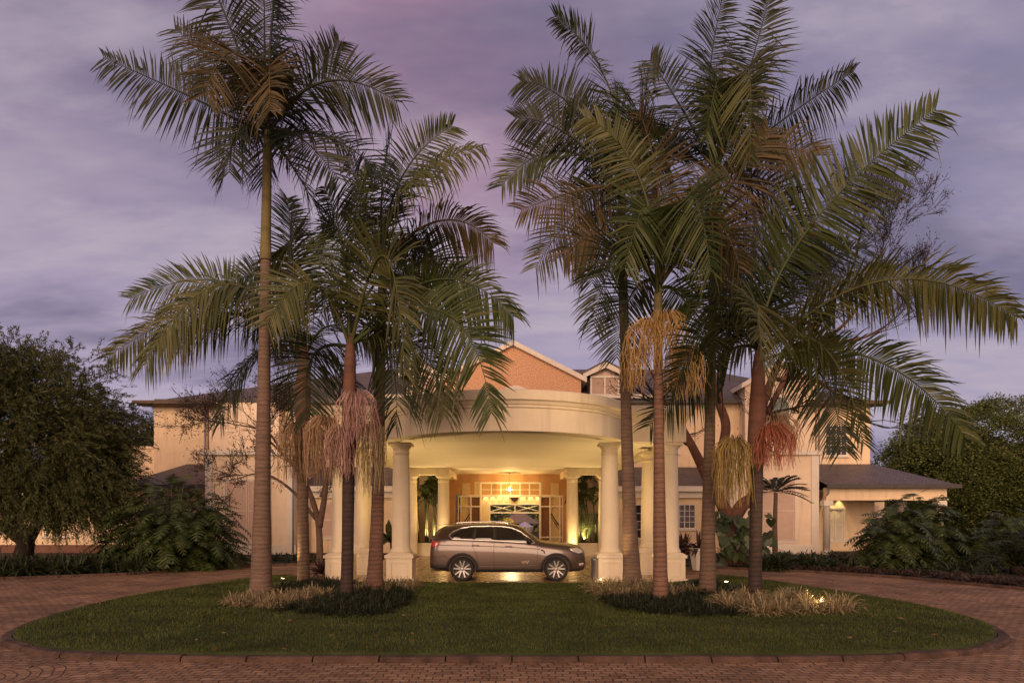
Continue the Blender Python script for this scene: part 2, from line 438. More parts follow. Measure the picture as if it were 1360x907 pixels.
def spot(name, loc, aim, watts, size=100, blend=0.8, col=(1.0, 0.70, 0.34), rad=0.06):
    d = bpy.data.lights.new(name, 'SPOT'); d.energy = watts; d.spot_size = radians(size); d.spot_blend = blend; d.color = col; d.shadow_soft_size = rad
    o = bpy.data.objects.new(name, d); COL.objects.link(o); o.location = loc
    o.rotation_euler = (Vector(aim) - Vector(loc)).to_track_quat('-Z', 'Y').to_euler()
    return o
def point(name, loc, watts, col=(1.0, 0.70, 0.36), rad=0.1):
    d = bpy.data.lights.new(name, 'POINT'); d.energy = watts; d.color = col; d.shadow_soft_size = rad
    o = bpy.data.objects.new(name, d); COL.objects.link(o); o.location = loc
    return o
# ================================================================== GROUND
X0 = -0.21                                             # axis of the portico
g = MB(); g.box(-400, 400, -60, 900, -1.0, -0.02); g.build('ground', pm('far_ground', (0.05, 0.055, 0.025), 0.95, 0.3, 0.5), kind='structure')
g = MB(); g.add([(-45, -30, 0), (45, -30, 0), (45, 42, 0), (-45, 42, 0)], [(0, 1, 2, 3)]); g.build('drive', paver_m, kind='structure')

LAWN = catmull([(0, 9.95), (4.2, 9.98), (6.4, 10.3), (7.7, 11.0), (8.5, 12.0), (9.0, 13.6), (9.2, 15.6), (8.85, 18.4), (8.0, 21.2), (7.1, 22.9), (6.4, 22.2), (5.9, 20.75), (3.0, 20.5), (0, 20.5),
                (-3.0, 20.5), (-6.2, 20.75), (-6.9, 22.2), (-7.8, 22.9), (-8.7, 21.2), (-9.35, 18.4), (-9.55, 15.8), (-9.2, 13.4), (-8.5, 11.6), (-7.6, 10.75), (-6.4, 10.2), (-4.4, 9.98)], 6)
LAWN = [(p[0], p[1]) for p in [Vector((*q[:2], 0)) for q in [tuple(v) + (0,) for v in LAWN]]]
NL = len(LAWN)
def off_loop(loop, d):
    out = []; n = len(loop)
    for i in range(n):
        a = Vector(loop[i - 1]); b = Vector(loop[(i + 1) % n]); t = (b - a).normalized()
        out.append((loop[i][0] + t.y * d, loop[i][1] - t.x * d))
    return out
def lawn_z(x, y): return 0.085 + 0.025 * sin(x * 0.8 + 1) * sin(y * 0.6) + 0.02
lm = MB(); inn = off_loop(LAWN, -0.02)
n = len(inn); c = (0, 15.0)
rings = [1.0, 1.0, 0.93, 0.8, 0.6, 0.4, 0.2]
vs = []
for ri, k in enumerate(rings):
    for x, y in inn:
        xx = c[0] + (x - c[0]) * k; yy = c[1] + (y - c[1]) * k
        vs.append((xx, yy, lawn_z(xx, yy) if ri else -.03))
vs.append((c[0], c[1], lawn_z(*c)))
fs = []
for r in range(len(rings) - 1):
    for i in range(n):
        fs.append((r * n + i, r * n + (i + 1) % n, (r + 1) * n + (i + 1) % n, (r + 1) * n + i))
fs += [((len(rings) - 1) * n + i, (len(rings) - 1) * n + (i + 1) % n, len(vs) - 1) for i in range(n)]
lm.add(vs, fs, True)
lm.build('lawn', pm('lawn_turf', (0.034, 0.044, 0.013), 0.95, 0.45, 1.2, 0.6, 60), kind='structure')

# kerb stones round the lawn
kb = MB(); acc = 0; outer = off_loop(LAWN, 0.17); inner = LAWN
cum = [0]
for i in range(NL): cum.append(cum[-1] + (Vector(LAWN[(i + 1) % NL]) - Vector(LAWN[i])).length)
def at_len(loop, s):
    s %= cum[-1]
    for i in range(NL):
        if cum[i + 1] >= s:
            t = (s - cum[i]) / max(1e-6, cum[i + 1] - cum[i]); a = loop[i]; b = loop[(i + 1) % NL]
            return (a[0] + (b[0] - a[0]) * t, a[1] + (b[1] - a[1]) * t)
ns = int(cum[-1] / 0.95)
for k in range(ns):
    s0 = cum[-1] * k / ns + 0.012; s1 = cum[-1] * (k + 1) / ns - 0.012
    mid = at_len(inner, s0)
    if abs(mid[0] - X0) < 3.6 and mid[1] > 20: continue
    zt = 0.082 + random.uniform(-.008, .008); j = random.uniform(-.01, .01)
    for a in range(4):
        u0 = s0 + (s1 - s0) * a / 4; u1 = s0 + (s1 - s0) * (a + 1) / 4
        i0, i1, o0, o1 = at_len(inner, u0), at_len(inner, u1), at_len(outer, u0), at_len(outer, u1)
        b0 = (i0[0] * .25 + o0[0] * .75, i0[1] * .25 + o0[1] * .75); b1 = (i1[0] * .25 + o1[0] * .75, i1[1] * .25 + o1[1] * .75)
        v = [(*i0, -.02), (*i0, zt + j), (*b0, zt), (*o0, zt - .035), (*o0, -.02), (*i1, -.02), (*i1, zt + j), (*b1, zt), (*o1, zt - .035), (*o1, -.02)]
        f = [(q, q + 1, q + 6, q + 5) for q in range(4)]
        if a == 0: f.append((0, 1, 2, 3, 4))
        if a == 3: f.append((9, 8, 7, 6, 5))
        kb.add(v, f)
kb.build('kerb', pm('kerb_stone', (0.085, 0.050, 0.034), 0.9, 0.5, 3.0, 0.7, 30), kind='structure')

# planting beds at the back of the drive
BEDL = [(-30, 19.5), (-20, 21.6), (-16.8, 22.6), (-13.7, 24.3), (-11.6, 27.6), (-9.6, 29.0), (-6.6, 29.4), (-6.2, 30.2), (-6.2, 41.0), (-40, 41.0), (-40, 19.0)]
BEDR = [(6.0, 41.0), (6.0, 30.0), (7.2, 28.4), (8.6, 27.0), (11.2, 25.2), (13.1, 22.8), (14.6, 19.0), (17, 15.5), (40, 12), (40, 41.0)]
for B in (BEDL, BEDR):
    b = MB(); b.prism(B, 'z', -0.02, 0.05); b.build('planting_bed', soil, kind='structure')
b = MB()
for path in (BEDL[0:7], BEDR[2:9]):
    for p, q in zip(path[:-1], path[1:]):
        p = Vector(p); q = Vector(q); d = (q - p).normalized(); nn = Vector((-d.y, d.x)) * 0.06
        L_ = (q - p).length; k = max(1, int(L_ / 0.9))
        for i in range(k):
            a = p + d * (L_ * i / k + 0.008); e = p + d * (L_ * (i + 1) / k - 0.008)
            b.prism([tuple(a - nn), tuple(e - nn), tuple(e + nn), tuple(a + nn)], 'z', -.02, 0.09 + random.uniform(-.006, .006))
b.build('bed_kerb', MATS['kerb_stone'], kind='structure')
b = MB(); b.box(X0 - 5.9, X0 + 5.9, 20.6, 41.0, -0.02, 0.02); b.build('portico_floor', tile_m, kind='structure')

# ================================================================== HOUSE
house = thing('house', 'wide two storey cream house with slate roofs and orange gable behind the portico', 'house', (0, 41, 0))
def win(parent, xa, xb, za, zb, Y, nx=3, nz=4, frame=0.07, lit=False, depth=0.10, sill=True, bars=0.03, cur=True):
    """multi-pane window set in a wall whose face is at y=Y"""
    f = MB()
    f.box(xa - frame, xb + frame, Y - .06, Y + .04, zb, zb + frame)
    f.box(xa - frame, xb + frame, Y - .06, Y + .04, za - frame, za)
    f.box(xa - frame, xa, Y - .06, Y + .04, za, zb); f.box(xb, xb + frame, Y - .06, Y + .04, za, zb)
    for i in range(1, nx):
        x = xa + (xb - xa) * i / nx; wv = bars * (1.6 if nx % 2 == 0 and i == nx // 2 else 1)
        f.box(x - wv / 2, x + wv / 2, Y - .035, Y + .02, za, zb)
    for i in range(1, nz):
        z = za + (zb - za) * i / nz
        f.box(xa, xb, Y - .03, Y + .015, z - bars / 2, z + bars / 2)
    w_ = f.build('window', white, parent)
    p = MB(); p.box(xa, xb, Y - .012, Y - .004, za, zb); p.build('pane', emit('lit_window', (0.9, 0.62, 0.28), 0.22) if lit else darkglass, w_)
    if sill:
        s = MB(); s.box(xa - .18, xb + .18, Y - .16, Y + .02, za - frame - .09, za - frame - .002); s.build('sill', white, w_)
    return w_
def shut(parent, xa, xb, za, zb, Y, leaves=2, name='shutter', m=None, frame=0.10):
    f = MB()
    f.box(xa - frame, xb + frame, Y - .07, Y + .03, zb, zb + frame); f.box(xa - frame, xb + frame, Y - .07, Y + .03, za - frame, za)
    f.box(xa - frame, xa, Y - .07, Y + .03, za, zb); f.box(xb, xb + frame, Y - .07, Y + .03, za, zb)
    w_ = f.build('shutter_frame', white, parent)
    wl = (xb - xa) / leaves
    for i in range(leaves):
        s = MB(); a = xa + wl * i + .012; e = xa + wl * (i + 1) - .012; st = 0.07
        s.box(a, a + st, Y - .05, Y, za + .01, zb - .01); s.box(e - st, e, Y - .05, Y, za + .01, zb - .01)
        for z0, z1 in ((za + .01, za + .1), (zb - .1, zb - .01), ((za + zb) / 2 - .04, (za + zb) / 2 + .04)): s.box(a + st, e - st, Y - .048, Y, z0, z1)
        z = za + .11
        while z < zb - .11:
            s.add([(a + st, Y - .045, z), (e - st, Y - .045, z), (e - st, Y - .005, z + .055), (a + st, Y - .005, z + .055)], [(0, 1, 2, 3)])
            z += .06
        s.build(name, m or shutter, w_)
    return w_

# gable block behind the portico
gx, gh, eave, apex = 0.05, 4.1, 10.25, 12.3
b = MB()
b.prism([(gx - gh, 4.9), (gx + gh, 4.9), (gx + gh, eave), (gx, apex), (gx - gh, eave)], 'y', 41.0, 46.0)
gw = b.build('gable', rough_orange, house)
b = MB()
for s in (-1, 1):
    pts = [(gx + s * (gh + .32), eave - .16 - .02), (gx, apex), (gx, apex + .30), (gx + s * (gh + .32), eave + .12)]
    b.prism(pts, 'y', 40.72, 46.1)
b.build('coping', white, gw)
b = MB()
arc = [(0.2 + 1.15 * cos(a), 8.75 + 1.15 * sin(a)) for a in np.linspace(0, pi, 21)]
arc2 = [(0.2 + .95 * cos(a), 8.75 + .95 * sin(a)) for a in np.linspace(pi, 0, 21)]
b.prism(arc + arc2, 'y', 40.86, 41.02)
lun = b.build('arched_window', white, gw)
b = MB(); b.prism([(0.2 + .94 * cos(a), 8.75 + .94 * sin(a)) for a in np.linspace(0, pi, 21)], 'y', 40.95, 40.99); b.build('arch_panel', pm('pale_panel', (0.62, 0.5, 0.47), 0.6), lun)
# main walls
b = MB(); b.box(-21.0, gx - gh - .002, 42.0, 50, 0, 9.0); b.box(gx + gh + .002, 21.0, 42.0, 50, 0, 9.0)
b.box(-5.9, -3.5, 41.2, 41.9, 0, 5.2); b.box(3.1, 5.5, 41.2, 41.9, 0, 5.2)
b.build('wall', cream, house)
# main roof (two slopes with hip ends)
b = MB(); E = 41.4; R = 46.2; ze, zr = 9.12, 12.0
b.add([(-21.5, E, ze), (21.5, E, ze), (13.0, R, zr), (-8.5, R, zr), (-21.5, 51, ze), (21.5, 51, ze)], [(0, 1, 2, 3), (1, 5, 2), (4, 0, 3), (5, 4, 3, 2)])
b.add([(-21.5, E, ze - .02), (21.5, E, ze - .02), (21.5, 51, ze - .02), (-21.5, 51, ze - .02)], [(0, 3, 2, 1)])
b.build('roof', slates, house)
b = MB(); b.box(-21.6, gx - gh - .36, E - .16, E - .003, 8.92, 9.16); b.box(gx + gh + .36, 21.6, E - .16, E - .003, 8.92, 9.16); b.build('gutter', pm('dark_gutter', (0.07, 0.06, 0.055), 0.5), house)
for xa, xb in ((gx + gh + .36, 8.7), (-8.7, gx - gh - .36)): MB().box(xa, xb, 41.1, 41.38, 9.2, 9.42).build('cornice', white, house)
# dormers
def dormer(cx):
    zb, ze_, za_ = 9.46, 10.55, 11.42; hw = 0.88; Y = 41.35
    b = MB(); b.prism([(cx - hw, zb), (cx + hw, zb), (cx + hw, ze_), (cx, ze_ + .62), (cx - hw, ze_)], 'y', Y + .05, 45.2)
    d = b.build('dormer', shutter, house)
    b = MB()
    for s in (-1, 1):
        b.prism([(cx + s * 1.34, ze_ - .18), (cx, za_ - .42), (cx, za_ - .06), (cx + s * 1.36, ze_ + .12)], 'y', Y - .42, Y - .25)
    b.build('barge_board', white, d)
    b = MB()
    for s in (-1, 1):
        b.prism([(cx + s * 1.42, ze_ + .06), (cx, za_ - .055), (cx, za_ + .03), (cx + s * 1.44, ze_ + .14)], 'y', Y - .48, 45.4)
    b.build('dormer_roof', slates, d)
    b = MB()
    for x in (cx - hw, cx - .05, cx + hw - .1): b.box(x, x + .1, Y - .05, Y + .06, zb + .002, ze_)
    b.box(cx - hw, cx + hw, Y - .06, Y + .06, ze_ - .1, ze_ + .02)
    b.box(cx - hw - .1, cx + hw + .1, Y - .12, Y + .06, zb - .08, zb)
    b.build('dormer_frame', white, d)
    b = MB(); z = zb + .04
    while z < ze_ - .14:
        for xa, xb in ((cx - hw + .1, cx - .05), (cx + .05, cx + hw - .1)):
            b.add([(xa, Y + .0, z), (xb, Y + .0, z), (xb, Y + .045, z + .06), (xa, Y + .045, z + .06)], [(0, 1, 2, 3)])
        z += .065
    b.build('louvre', shutter, d)
dormer(5.62); dormer(-5.5)

# gabled bays, one on each side, and the end towers
for s in (-1, 1):
    bx = 16.1 * s
    b = MB(); b.prism([(bx - 2.1, 0), (bx + 2.1, 0), (bx + 2.1, 9.9), (bx, 11.1), (bx - 2.1, 9.9)] if s > 0 else [(bx - 2.1, 0), (bx + 2.1, 0), (bx + 2.1, 8.9), (bx - 2.1, 8.9)], 'y', 41.0, 46)
    bay = b.build('bay', pinkw, house)
    b = MB()
    for q in (-1, 1) if s > 0 else (): b.prism([(bx + q * 2.4, 9.72), (bx, 11.1), (bx, 11.38), (bx + q * 2.4, 10.0)], 'y', 40.7, 46.1)
    if s > 0: b.build('bay_coping', white, bay)
    b = MB(); a_ = [(bx - s * .1 + .75 * cos(a), 8.6 + .75 * sin(a)) for a in np.linspace(0, pi, 17)]; a2 = [(bx - s * .1 + .6 * cos(a), 8.6 + .6 * sin(a)) for a in np.linspace(pi, 0, 17)]
    b.prism(a_ + a2, 'y', 40.9, 41.02); b.box(bx - s * .1 - .75, bx - s * .1 - .6, 40.9, 41.02, 6.6, 8.6); b.box(bx - s * .1 + .6, bx - s * .1 + .75, 40.9, 41.02, 6.6, 8.6)
    if s > 0: aw = b.build('arched_window', white, bay)
    b = MB(); b.prism([(bx - s * .1 + .598 * cos(a), 8.6 + .598 * sin(a)) for a in np.linspace(0, pi, 17)] + [(bx - s * .1 - .598, 6.6), (bx - s * .1 + .598, 6.6)], 'y', 40.96, 40.99)
    if s > 0: b.build('pane', pm('green_glass', (0.16, 0.19, 0.15), 0.1, spec=0.7), aw)
    # tower
    xa, xb = sorted((18.25 * s, 21.4 * s))
    b = MB(); b.box(xa, xb, 40.8, 46, 0, 8.7); tw = b.build('tower', cream, house)
    b = MB(); xm = (xa + xb) / 2; e0, e1 = xa - .75, xb + .75
    b.add([(e0, 40.0, 8.78), (e1, 40.0, 8.78), (e1, 46.8, 8.78), (e0, 46.8, 8.78), (xm, 43.4, 9.55)], [(0, 1, 4), (1, 2, 4), (2, 3, 4), (3, 0, 4), (3, 2, 1, 0)])
    b.build('tower_roof', slates, tw)
    b = MB(); b.box(e0 - .08, e1 + .08, 39.9, 39.995, 8.66, 8.86); b.box(e0 + .1, e1 - .1, 40.1, 40.79, 8.62, 8.77); b.build('eaves_board', timber, tw)
win(house, 18.75, 19.95, 5.75, 7.45, 40.8, 4, 3)
win(house, 9.2, 10.2, 6.0, 7.6, 42.0, 3, 4); win(house, -10.4, -9.4, 6.0, 7.6, 42.0, 3, 4)
# ground floor blocks in front
for s in (-1, 1):
    xa, xb = sorted((11.6 * s, 16.4 * s))
    b = MB(); b.box(xa, xb, 36.5, 41.5, 0, 5.35); bl = b.build('front_block', pinkw, house)
    b = MB(); b.box(xa - .15, xb + .15, 36.3, 41.4, 5.352, 5.6); b.build('block_cornice', white, bl)
    b = MB(); b.box(xa - .06, xb + .06, 36.42, 36.498, 0, .55); b.build('plinth', white, bl)
    for x in (xa + .02, xb - .42): MB().box(x, x + .4, 36.42, 36.498, .552, 5.35).build('pilaster', white, bl)
shut(house, 12.85, 15.1, 0.75, 4.0, 36.5, 2)
shut(house, -15.3, -12.95, 0.75, 4.0, 36.5, 2)
for s in (-1, 1):                                       # lean-to wings beside the portico
    xa, xb = sorted((5.6 * s, 11.595 * s))
    b = MB(); b.box(xa, xb, 38.0, 41.9, 0, 3.7); ln = b.build('lean_to', cream, house)
    b = MB(); b.add([(xa, 37.6, 3.72), (xb, 37.6, 3.72), (xb, 41.98, 5.1), (xa, 41.98, 5.1), (xa, 37.6, 3.62), (xb, 37.6, 3.62), (xb, 41.98, 3.72), (xa, 41.98, 3.72)], [(0, 1, 2, 3), (4, 5, 1, 0), (7, 6, 5, 4), (1, 5, 6, 2), (4, 0, 3, 7)])
    b.build('lean_to_roof', slates, ln)
    b = MB(); b.box(xa, xb, 37.45, 37.598, 3.45, 3.74); b.box(xa, xb, 37.75, 37.998, 3.1, 3.5); b.build('fascia_board', white, ln)
for x_, y_, zt_ in ((13.85, 40.9, 9.0), (-18.32, 40.72, 8.5), (-11.68, 36.4, 5.2), (18.32, 40.72, 8.5)):
    MB().tube([(x_, y_, zt_), (x_, y_, .1)], [.05, .05], 8).build('downpipe', pm('lead_pipe', (0.22, 0.22, 0.24), 0.5), house)
win(house, 9.05, 10.15, 1.45, 2.7, 38.0, 4, 4); win(house, 6.9, 7.7, 0.9, 2.7, 38.0, 2, 4)
shut(house, -10.6, -9.3, 0.9, 2.85, 38.0, 2)
b = MB(); b.box(-11.59, -11.2, 37.7, 37.999, 0, 3.1); b.build('pilaster', white, house)
# left garden wing
b = MB(); b.box(-30, -16.42, 38.0, 41, 0, 3.75); lw = b.build('garden_wing', cream, house)
b = MB(); b.add([(-21.6, 37.3, 3.78), (-16.42, 37.3, 3.78), (-16.42, 40.79, 5.2), (-19.4, 40.79, 5.2), (-21.6, 40.79, 3.78)], [(0, 1, 2, 3), (0, 3, 4)])
b.add([(-21.6, 37.3, 3.755), (-16.42, 37.3, 3.755), (-16.42, 40.79, 3.755), (-21.6, 40.79, 3.755)], [(3, 2, 1, 0)]); b.build('wing_roof', slates, lw)
b = MB(); b.box(-21.65, -16.42, 37.15, 37.295, 3.6, 3.82); b.box(-30.1, -21.66, 37.8, 38.2, 3.752, 3.95); b.build('wing_gutter', MATS['dark_gutter'], lw)
b = MB(); b.box(-30.1, -16.42, 37.94, 37.998, 0, .5); b.build('plinth', pm('red_plinth', (0.16, 0.075, 0.05), 0.8), lw)
b = MB(); b.box(-23.2, -21.402, 41.2, 46, 0, 6.15); b.box(-23.3, -21.402, 41.1, 46.1, 6.152, 6.3); b.build('parapet_wall', cream, house)
win(house, -26.0, -24.6, 1.05, 2.2, 38.0, 6, 2, lit=True)
win(house, -20.2, -18.6, 1.1, 3.2, 38.0, 6, 3)
# right verandah
ver = thing('verandah', 'slate roofed corner verandah with cream columns at the right end of the house', 'verandah', (20, 38, 0))
b = MB(); rx0, rx1, ry0, ry1 = 16.42, 23.3, 35.6, 40.78
b.add([(rx0, ry0, 3.72), (rx1, ry0, 3.72), (rx1, ry1 + 2, 3.72), (21.5, ry1, 5.2), (rx0, ry1, 5.2)], [(0, 1, 3, 4), (1, 2, 3)])
b.add([(rx0, ry0, 3.69), (rx1, ry0, 3.69), (rx1, ry1 + 2, 3.69), (rx0, ry1, 3.69)], [(3, 2, 1, 0)]); b.build('verandah_roof', slates, ver)
b = MB(); b.box(rx0, rx1 + .1, ry0 - .12, ry0 - .003, 3.55, 3.76); b.build('gutter', MATS['dark_gutter'], ver)
b = MB(); b.box(rx0 + .15, 22.9, 35.95, 36.35, 3.02, 3.6); b.box(22.5, 22.9, 36.352, 41, 3.02, 3.6); b.box(rx0 + .1, 22.96, 35.9, 36.4, 2.92, 3.018); b.build('beam', cream, ver)
b = MB(); b.box(rx0 + .15, 22.49, 36.36, 40.7, 3.45, 3.5); b.build('verandah_ceiling', ceilm, ver)
def vcol(x, y):
    b = MB(); b.box(x - .2, x + .2, y - .2, y + .2, 0.05, .3); b.lathe((x, y, .302), [(.17, 0), (.17, 2.3), (.2, 2.32)], 16); b.box(x - .24, x + .24, y - .24, y + .24, 2.63, 2.915)
    b.build('column', white, ver)
vcol(16.66, 36.15); vcol(22.65, 36.15); vcol(22.65, 39.8)
b = MB(); b.tube([(16.62, 35.8, 3.5), (16.62, 35.82, 3.3), (16.56, 36.2, 3.0), (16.56, 36.3, .1)], [.045] * 4, 8); b.build('downpipe', pm('lead_pipe', (0.22, 0.22, 0.24), 0.5), ver)
b = MB(); b.box(rx0 + .01, 20.6, 40.0, 40.78, 0, 3.44); b.box(20.602, 21.4, 40.3, 40.78, 0, 3.44); b.build('back_wall', cream, ver)
shut(ver, 18.35, 19.4, 0.65, 2.5, 40.0, 2, m=white)
b = MB(); b.box(21.402, 24.0, 44.0, 44.4, 0, 3.0)
sw = b.build('screen_wall', pinkw, ver)
for i in range(4):
    b = MB(); x = 21.6 + i * .52; b.box(x, x + .44, 43.9, 43.998, .5, 2.75)
    for k in range(30): b.box(x + .06, x + .38, 43.875, 43.902, .6 + k * .07, .64 + k * .07)
    b.build('shutter', shutter, sw)
for x in (18.55, 19.15):
    dl = thing('downlight', '%s small lit downlight under the verandah ceiling over white shutters' % ('left' if x < 19 else 'right'), 'downlight', (x, 39.75, 3.44), 'verandah downlights')
    b = MB(); b.lathe((x, 39.75, 3.40), [(.07, 0), (.08, .04)], 12); b.build('rim', white, dl)
    b = MB(); b.lathe((x, 39.75, 3.39), [(.05, 0), (.055, .01)], 12); b.build('bulb', emit('warm_bulb', (1, .75, .38), 12), dl)
    o = spot('downlight_lamp', (x, 39.74, 3.38), (x, 39.99, 0.9), 110, 62, .5)

# ================================================================== PORTICO
por = thing('portico', 'cream porte cochere with bowed front canopy and round columns on panelled pedestals', 'portico', (X0, 24, 0))
FY, CH, SAG = 21.2, 3.74, 2.75
RAD = (CH * CH + SAG * SAG) / (2 * SAG); CY_ = FY - SAG + RAD
a0 = math.asin(CH / RAD)
arcp = [(X0 + RAD * sin(t), CY_ - RAD * cos(t)) for t in np.linspace(-a0, a0, 49)]
path = [(X0 - 5.62, 40.9), (X0 - 5.62, FY)] + arcp + [(X0 + 5.62, FY), (X0 + 5.62, 40.9)]
prof = [(-.45, 4.40), (0, 4.40), (0, 5.02), (.05, 5.04), (.05, 5.10), (.09, 5.12), (.13, 5.20), (.20, 5.23), (.20, 5.46), (.16, 5.50), (-.45, 5.50)]
def sweep(path, prof, mb, closed_prof=True):
    n = len(path); k = len(prof); vs = []
    for i, p in enumerate(path):
        p = Vector(p); a = Vector(path[max(0, i - 1)]); c = Vector(path[min(n - 1, i + 1)])
        d1 = (p - a).normalized() if i else (c - p).normalized(); d2 = (c - p).normalized() if i < n - 1 else d1
        n1_ = Vector((d1.y, -d1.x)); n2_ = Vector((d2.y, -d2.x)); m = (n1_ + n2_); m = m / max(0.35, m.dot(n1_))
        for o, z in prof: vs.append((p.x + m.x * o, p.y + m.y * o, z))
    fs = []
    for i in range(n - 1):
        for j in range(k):
            q = (j + 1) % k
            fs.append((i * k + j, (i + 1) * k + j, (i + 1) * k + q, i * k + q))
    fs.append(tuple(range(k))); fs.append(tuple((n - 1) * k + j for j in range(k))[::-1])
    mb.add(vs, fs)
b = MB(); sweep(path, prof, b); ent = b.build('entablature', pwhite, por)
b = MB(); pl = [(x, y + .25) for x, y in arcp]
poly = [(X0 - 5.2, 40.9), (X0 - 5.2, FY + .43)] + [(x * .93 + X0 * .07, y + .42 if abs(x - X0) < 3.3 else FY + .43) for x, y in arcp] + [(X0 + 5.2, FY + .43), (X0 + 5.2, 40.9)]
b.prism(poly, 'z', 4.55, 4.62); b.build('ceiling', ceilm, por)
b = MB(); b.prism(poly, 'z', 5.2, 5.26); b.build('flat_roof', pm('roof_felt', (0.35, 0.3, 0.25), 0.9), por)
b = MB()                                                # beams over the rear columns, either side of the hall
for s in (-1, 1):
    b = MB(); xa, xb = sorted((X0 + s * 5.16, X0 + s * 3.0)); b.box(xa, xb, 34.7, 35.3, 4.2, 4.548)
    xa, xb = sorted((X0 + s * 3.55, X0 + s * 3.02)); b.box(xa, xb, 35.302, 40.0, 4.2, 4.548)
    b.build('beam', pwhite, por)
def column(x, y, top=4.40, r=.29, ped=0.95, pw=.40):
    b = MB(); H = top - ped
    b.lathe((x, y, ped), [(r * 1.18, 0), (r * 1.2, .05), (r * 1.05, .12), (r, .16), (r, H * .35), (r * .87, H - .42), (r * .87, H - .36), (r * .94, H - .35), (r * .94, H - .30), (r * .87, H - .29), (r * .88, H - .2), (r * 1.12, H - .12), (r * 1.14, H - .1)], 32)
    b.box(x - r * 1.2, x + r * 1.2, y - r * 1.2, y + r * 1.2, top - .098, top - .002)
    o = b.build('column', pwhite, por)
    if ped > .3:
        b = MB()
        b.box(x - pw, x + pw, y - pw, y + pw, 0.0, ped - .16)
        for e, z0, z1 in ((.06, 0, .14), (.05, ped - .158, ped - .07)): b.box(x - pw - e, x + pw + e, y - pw - e, y + pw + e, z0, z1)
        b.add([(x + sx * (pw + .03) , y + sy * (pw + .03), ped - .068) for sx, sy in ((-1,-1),(1,-1),(1,1),(-1,1))] + [(x + sx * r * 1.12, y + sy * r * 1.12, ped + .001) for sx, sy in ((-1,-1),(1,-1),(1,1),(-1,1))],
              [(0,1,5,4),(1,2,6,5),(2,3,7,6),(3,0,4,7),(4,5,6,7)])
        for (xa, xb, za, zb) in ((-.27, .27, .22, .25), (-.27, .27, .64, .67), (-.27, -.24, .25, .64), (.24, .27, .25, .64)):
            b.box(x + xa, x + xb, y - pw - .025, y - pw + .001, za, zb)
        b.build('pedestal', pwhite, o)
COLS = [(s * 3.3, 21.62) for s in (-1, 1)] + [(s * 5.2, 21.62) for s in (-1, 1)] + [(s * 5.15, 24.6) for s in (-1, 1)] + [(s * 3.3, 35.0) for s in (-1, 1)] + [(s * 4.95, 35.0) for s in (-1, 1)]
for x, y in COLS:
    if y < 30: column(X0 + x, y)
    else: column(X0 + x, y, 4.2, .32, .06)
# hall walls at the back of the portico
b = MB()
for s in (-1, 1):
    xa, xb = sorted((s * 3.6 + X0, s * 1.95 + X0)); 
    # wall with an opening for the side lights
    xi0, xi1 = sorted((s * 3.1 + X0, s * 1.97 + X0))
    b.box(xi0, xi1, 40.0, 40.3, 3.36, 4.55)
    xo0, xo1 = sorted((s * 3.6 + X0, s * 3.102 + X0)); b.box(xo0, xo1, 40.0, 40.3, 0, 4.55)
    xo0, xo1 = sorted((s * 3.6 + X0, s * 3.45 + X0)); b.box(xo0, xo1, 37.2, 39.998, 0, 4.2)
b.box(X0 - 1.968, X0 + 1.968, 40.0, 40.3, 4.1, 4.55)
b.build('hall_wall', brownw, por)
ez = 40.06
ent_d = thing('entrance_screen', 'cream glazed entrance screen with square transom panes at the back of the portico', 'entrance', (X0 + .15, ez, 0))
EX = X0 + .12
b = MB()
b.box(EX - 1.8, EX + 1.8, ez - .1, ez + .1, 3.98, 4.08); b.box(EX - 1.8, EX + 1.8, ez - .12, ez + .1, 3.2, 3.34)
for s in (-1, 1): xa, xb = sorted((EX + s * 1.68, EX + s * 1.8)); b.box(xa, xb, ez - .1, ez + .1, .02, 3.2); b.box(xa, xb, ez - .1, ez + .1, 3.34, 3.98)
for i in range(1, 6): x = EX - 1.68 + 3.36 * i / 6; b.box(x - .035, x + .035, ez - .05, ez + .05, 3.34, 3.98)
b.box(EX - 1.68, EX + 1.68, ez - .045, ez + .045, 3.62, 3.66)
fr = b.build('door_frame', white, ent_d)
b = MB(); b.box(EX - 1.68, EX + 1.68, ez - .005, ez + .005, 3.34, 3.98); b.build('transom_glass', pm('amber_glass', (0.42, 0.26, 0.10), 0.5, spec=.15), fr)
